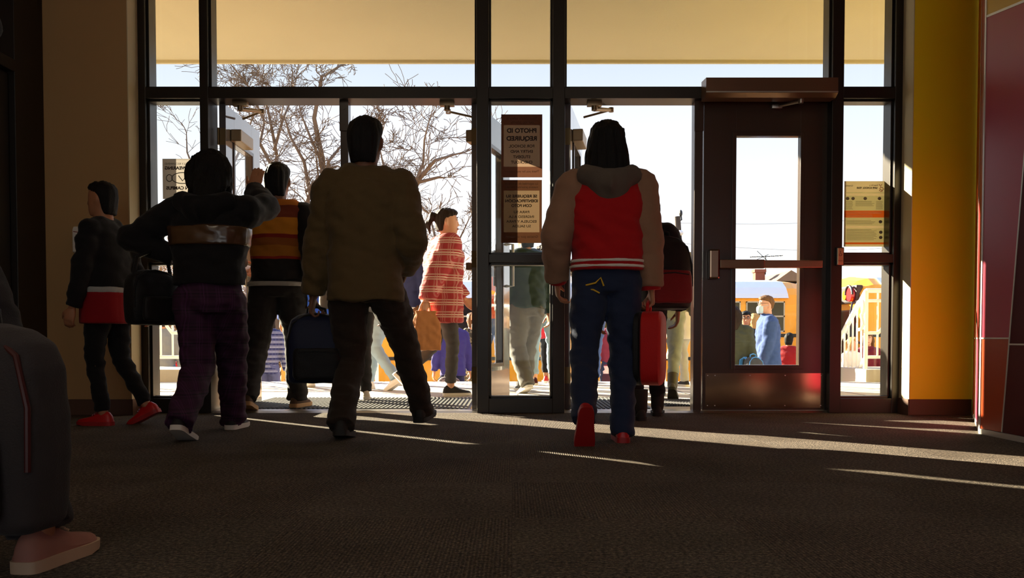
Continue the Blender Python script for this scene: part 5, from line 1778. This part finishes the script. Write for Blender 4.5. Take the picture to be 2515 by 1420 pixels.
# right doorway
extra_person('person in pale grey jeans and dark boots outside the right doorway', 1636, 7.45, 1.5, -14, 'tan', ('short', 'dark'), dict(mat=grey_f, hem=.49, bag=.02), dict(mat=fabric('pale_grey_denim', (150, 160, 164)), wide=1.05, hem=.08), feet=walk2, seed=35, shoes=dict(mat=sh_gry, sole=sole_k, boot=.17))
extra_person('person in a long white hooded coat beside the right door post', 1701, 9.25, 1.40, 20, 'light', ('short', 'dark'), dict(mat=white_f, hem=.36, bag=.03, hood=white_f, name='coat'), dict(mat=grey_l, wide=1.0, hem=.02), seed=36)
extra_person('person in navy trousers between the varsity jacket legs', 1452, 9.8, 1.5, 0, 'tan', ('short', 'black'), dict(mat=navy, hem=.48), dict(mat=slate_blue, wide=1.1, hem=.02), feet=walk, seed=37)
extra_person('person in a maroon striped top past the varsity jacket knee', 1505, 11.4, 1.5, 0, 'tan', ('short', 'dark'), dict(mat=zstripes('maroon_striped_knit', [(.0, (110, 24, 50)), (.2, (220, 180, 190)), (.3, (110, 24, 50)), (.5, (60, 20, 40)), (.7, (220, 190, 190)), (.8, (110, 24, 50))], .4, .8), hem=.4), dict(mat=denim, wide=1.1, hem=.02), seed=38)
# waiting by the bus
def mask(J):
    hp = J['hp']
    m = MB()
    m.rings([[hp(.056 * s * cos(t) * (1 if abs(cos(t)) < .9 else 1), .058 + (.052 + ex) * max(0, sin(t)) ** .8 * 1.0, z) for t in (pi * k / 12 for k in range(13))] + [hp(.050 * s * cos(t), .052 + .040 * max(0, sin(t)) ** .8, z) for t in (pi * (12 - k) / 12 for k in range(13))] for z, s, ex in ((-.015, .95, .0), (-.03, 1.0, .010), (-.06, 1, .012), (-.09, .86, .006), (-.104, .7, -.004))])
    m.tube([hp(-.055, .06, -.02), hp(-.079, .0, -.004)], .002, 6); m.tube([hp(.055, .06, -.02), hp(.079, .0, -.004)], .002, 6)
    m.build('face_mask', mat('pale_blue_mask', (196, 218, 226), rough=.8), J['root'], True)
def glasses(J):
    hp = J['hp']
    m = MB()
    for sgn in (-1, 1):
        m.tube([hp(sgn * .030 + .020 * cos(t), .096, .016 + .015 * sin(t)) for t in (2 * pi * k / 14 for k in range(15))], .0022, 6)
        m.tube([hp(sgn * .05, .094, .02), hp(sgn * .078, .0, .022)], .002, 6)
    m.tube([hp(-.01, .098, .018), hp(.01, .098, .018)], .002, 6)
    m.build('glasses', black_p, J['root'])
J = extra_person('person with short brown hair, blue jacket and face mask standing by the bus', 1888, 11.5, 1.70, 88, 'light', ('crop', 'brown'), dict(mat=slate_blue, hem=.46, bag=.03, sw=1.15, collar=.02), dict(mat=navy, wide=1.1, hem=.02), head=(6, 0, 0), vox=.011, face=True, seed=41, hands={'l': (-.14, .12, .78), 'r': (.16, .10, .76)}, poles={'r': (.5, -1, -.3), 'l': (-.5, -1, -.3)}, extra=lambda q: (mask(q), glasses(q)))
J = extra_person('person with shoulder-length dark hair in a dark olive jacket behind the door window', 1800, 11.1, 1.55, -15, 'tan', ('shoulder', 'dark'), dict(mat=olive_d, hem=.47, bag=.035, sw=1.15), dict(mat=denim_m, wide=1.1, hem=.02), vox=.011, seed=42)
extra_person('person with black hair and glasses facing the doors beside the bus', 1830, 12.25, 1.52, 172, 'tan', ('short', 'black'), dict(mat=dkgrey_tr, hem=.47), dict(mat=blk, wide=1.1, hem=.02), vox=.011, face=True, seed=43, extra=glasses)
extra_person('person with fair hair in white beside the blue jacket', 1856, 12.75, 1.50, 20, 'light', ('shoulder', 'blond'), dict(mat=white_f, hem=.45, bag=.02), dict(mat=grey_l, wide=1.05, hem=.02), vox=.011, seed=44)
extra_person('person in a maroon top behind the right stair railing', 2132, 12.4, 1.22, 160, 'light', ('shoulder', 'brown'), dict(mat=maroon_f, hem=.46), dict(mat=denim, wide=1.1, hem=.02), face=True, seed=45)
extra_person('person with fair hair and a white top behind the sloping stair rail', 2092, 11.6, 1.16, -150, 'light', ('shoulder', 'blond'), dict(mat=white_f, hem=.46), dict(mat=denim_m, wide=1.1, hem=.02), face=True, seed=46)
extra_person('person in a red jacket low in the closed door window beside the blue jacket', 1938, 12.1, 1.22, -30, 'tan', ('short', 'black'), dict(mat=fabric('dark_red_jacket_nylon', (150, 24, 30)), hem=.46, bag=.02), dict(mat=blk, wide=1.1, hem=.02), seed=47)
# lanyard strap and blue bag carried by the olive jacket
backpack('dark backpack with blue edging carried at the hip by the bus', (wp(1852, 10.86).x, 10.86, -.10), radians(30), .27, .38, .14, fabric('charcoal_pack_nylon', (60, 62, 66)), mat('sky_blue_webbing', (60, 130, 200), rough=.6))
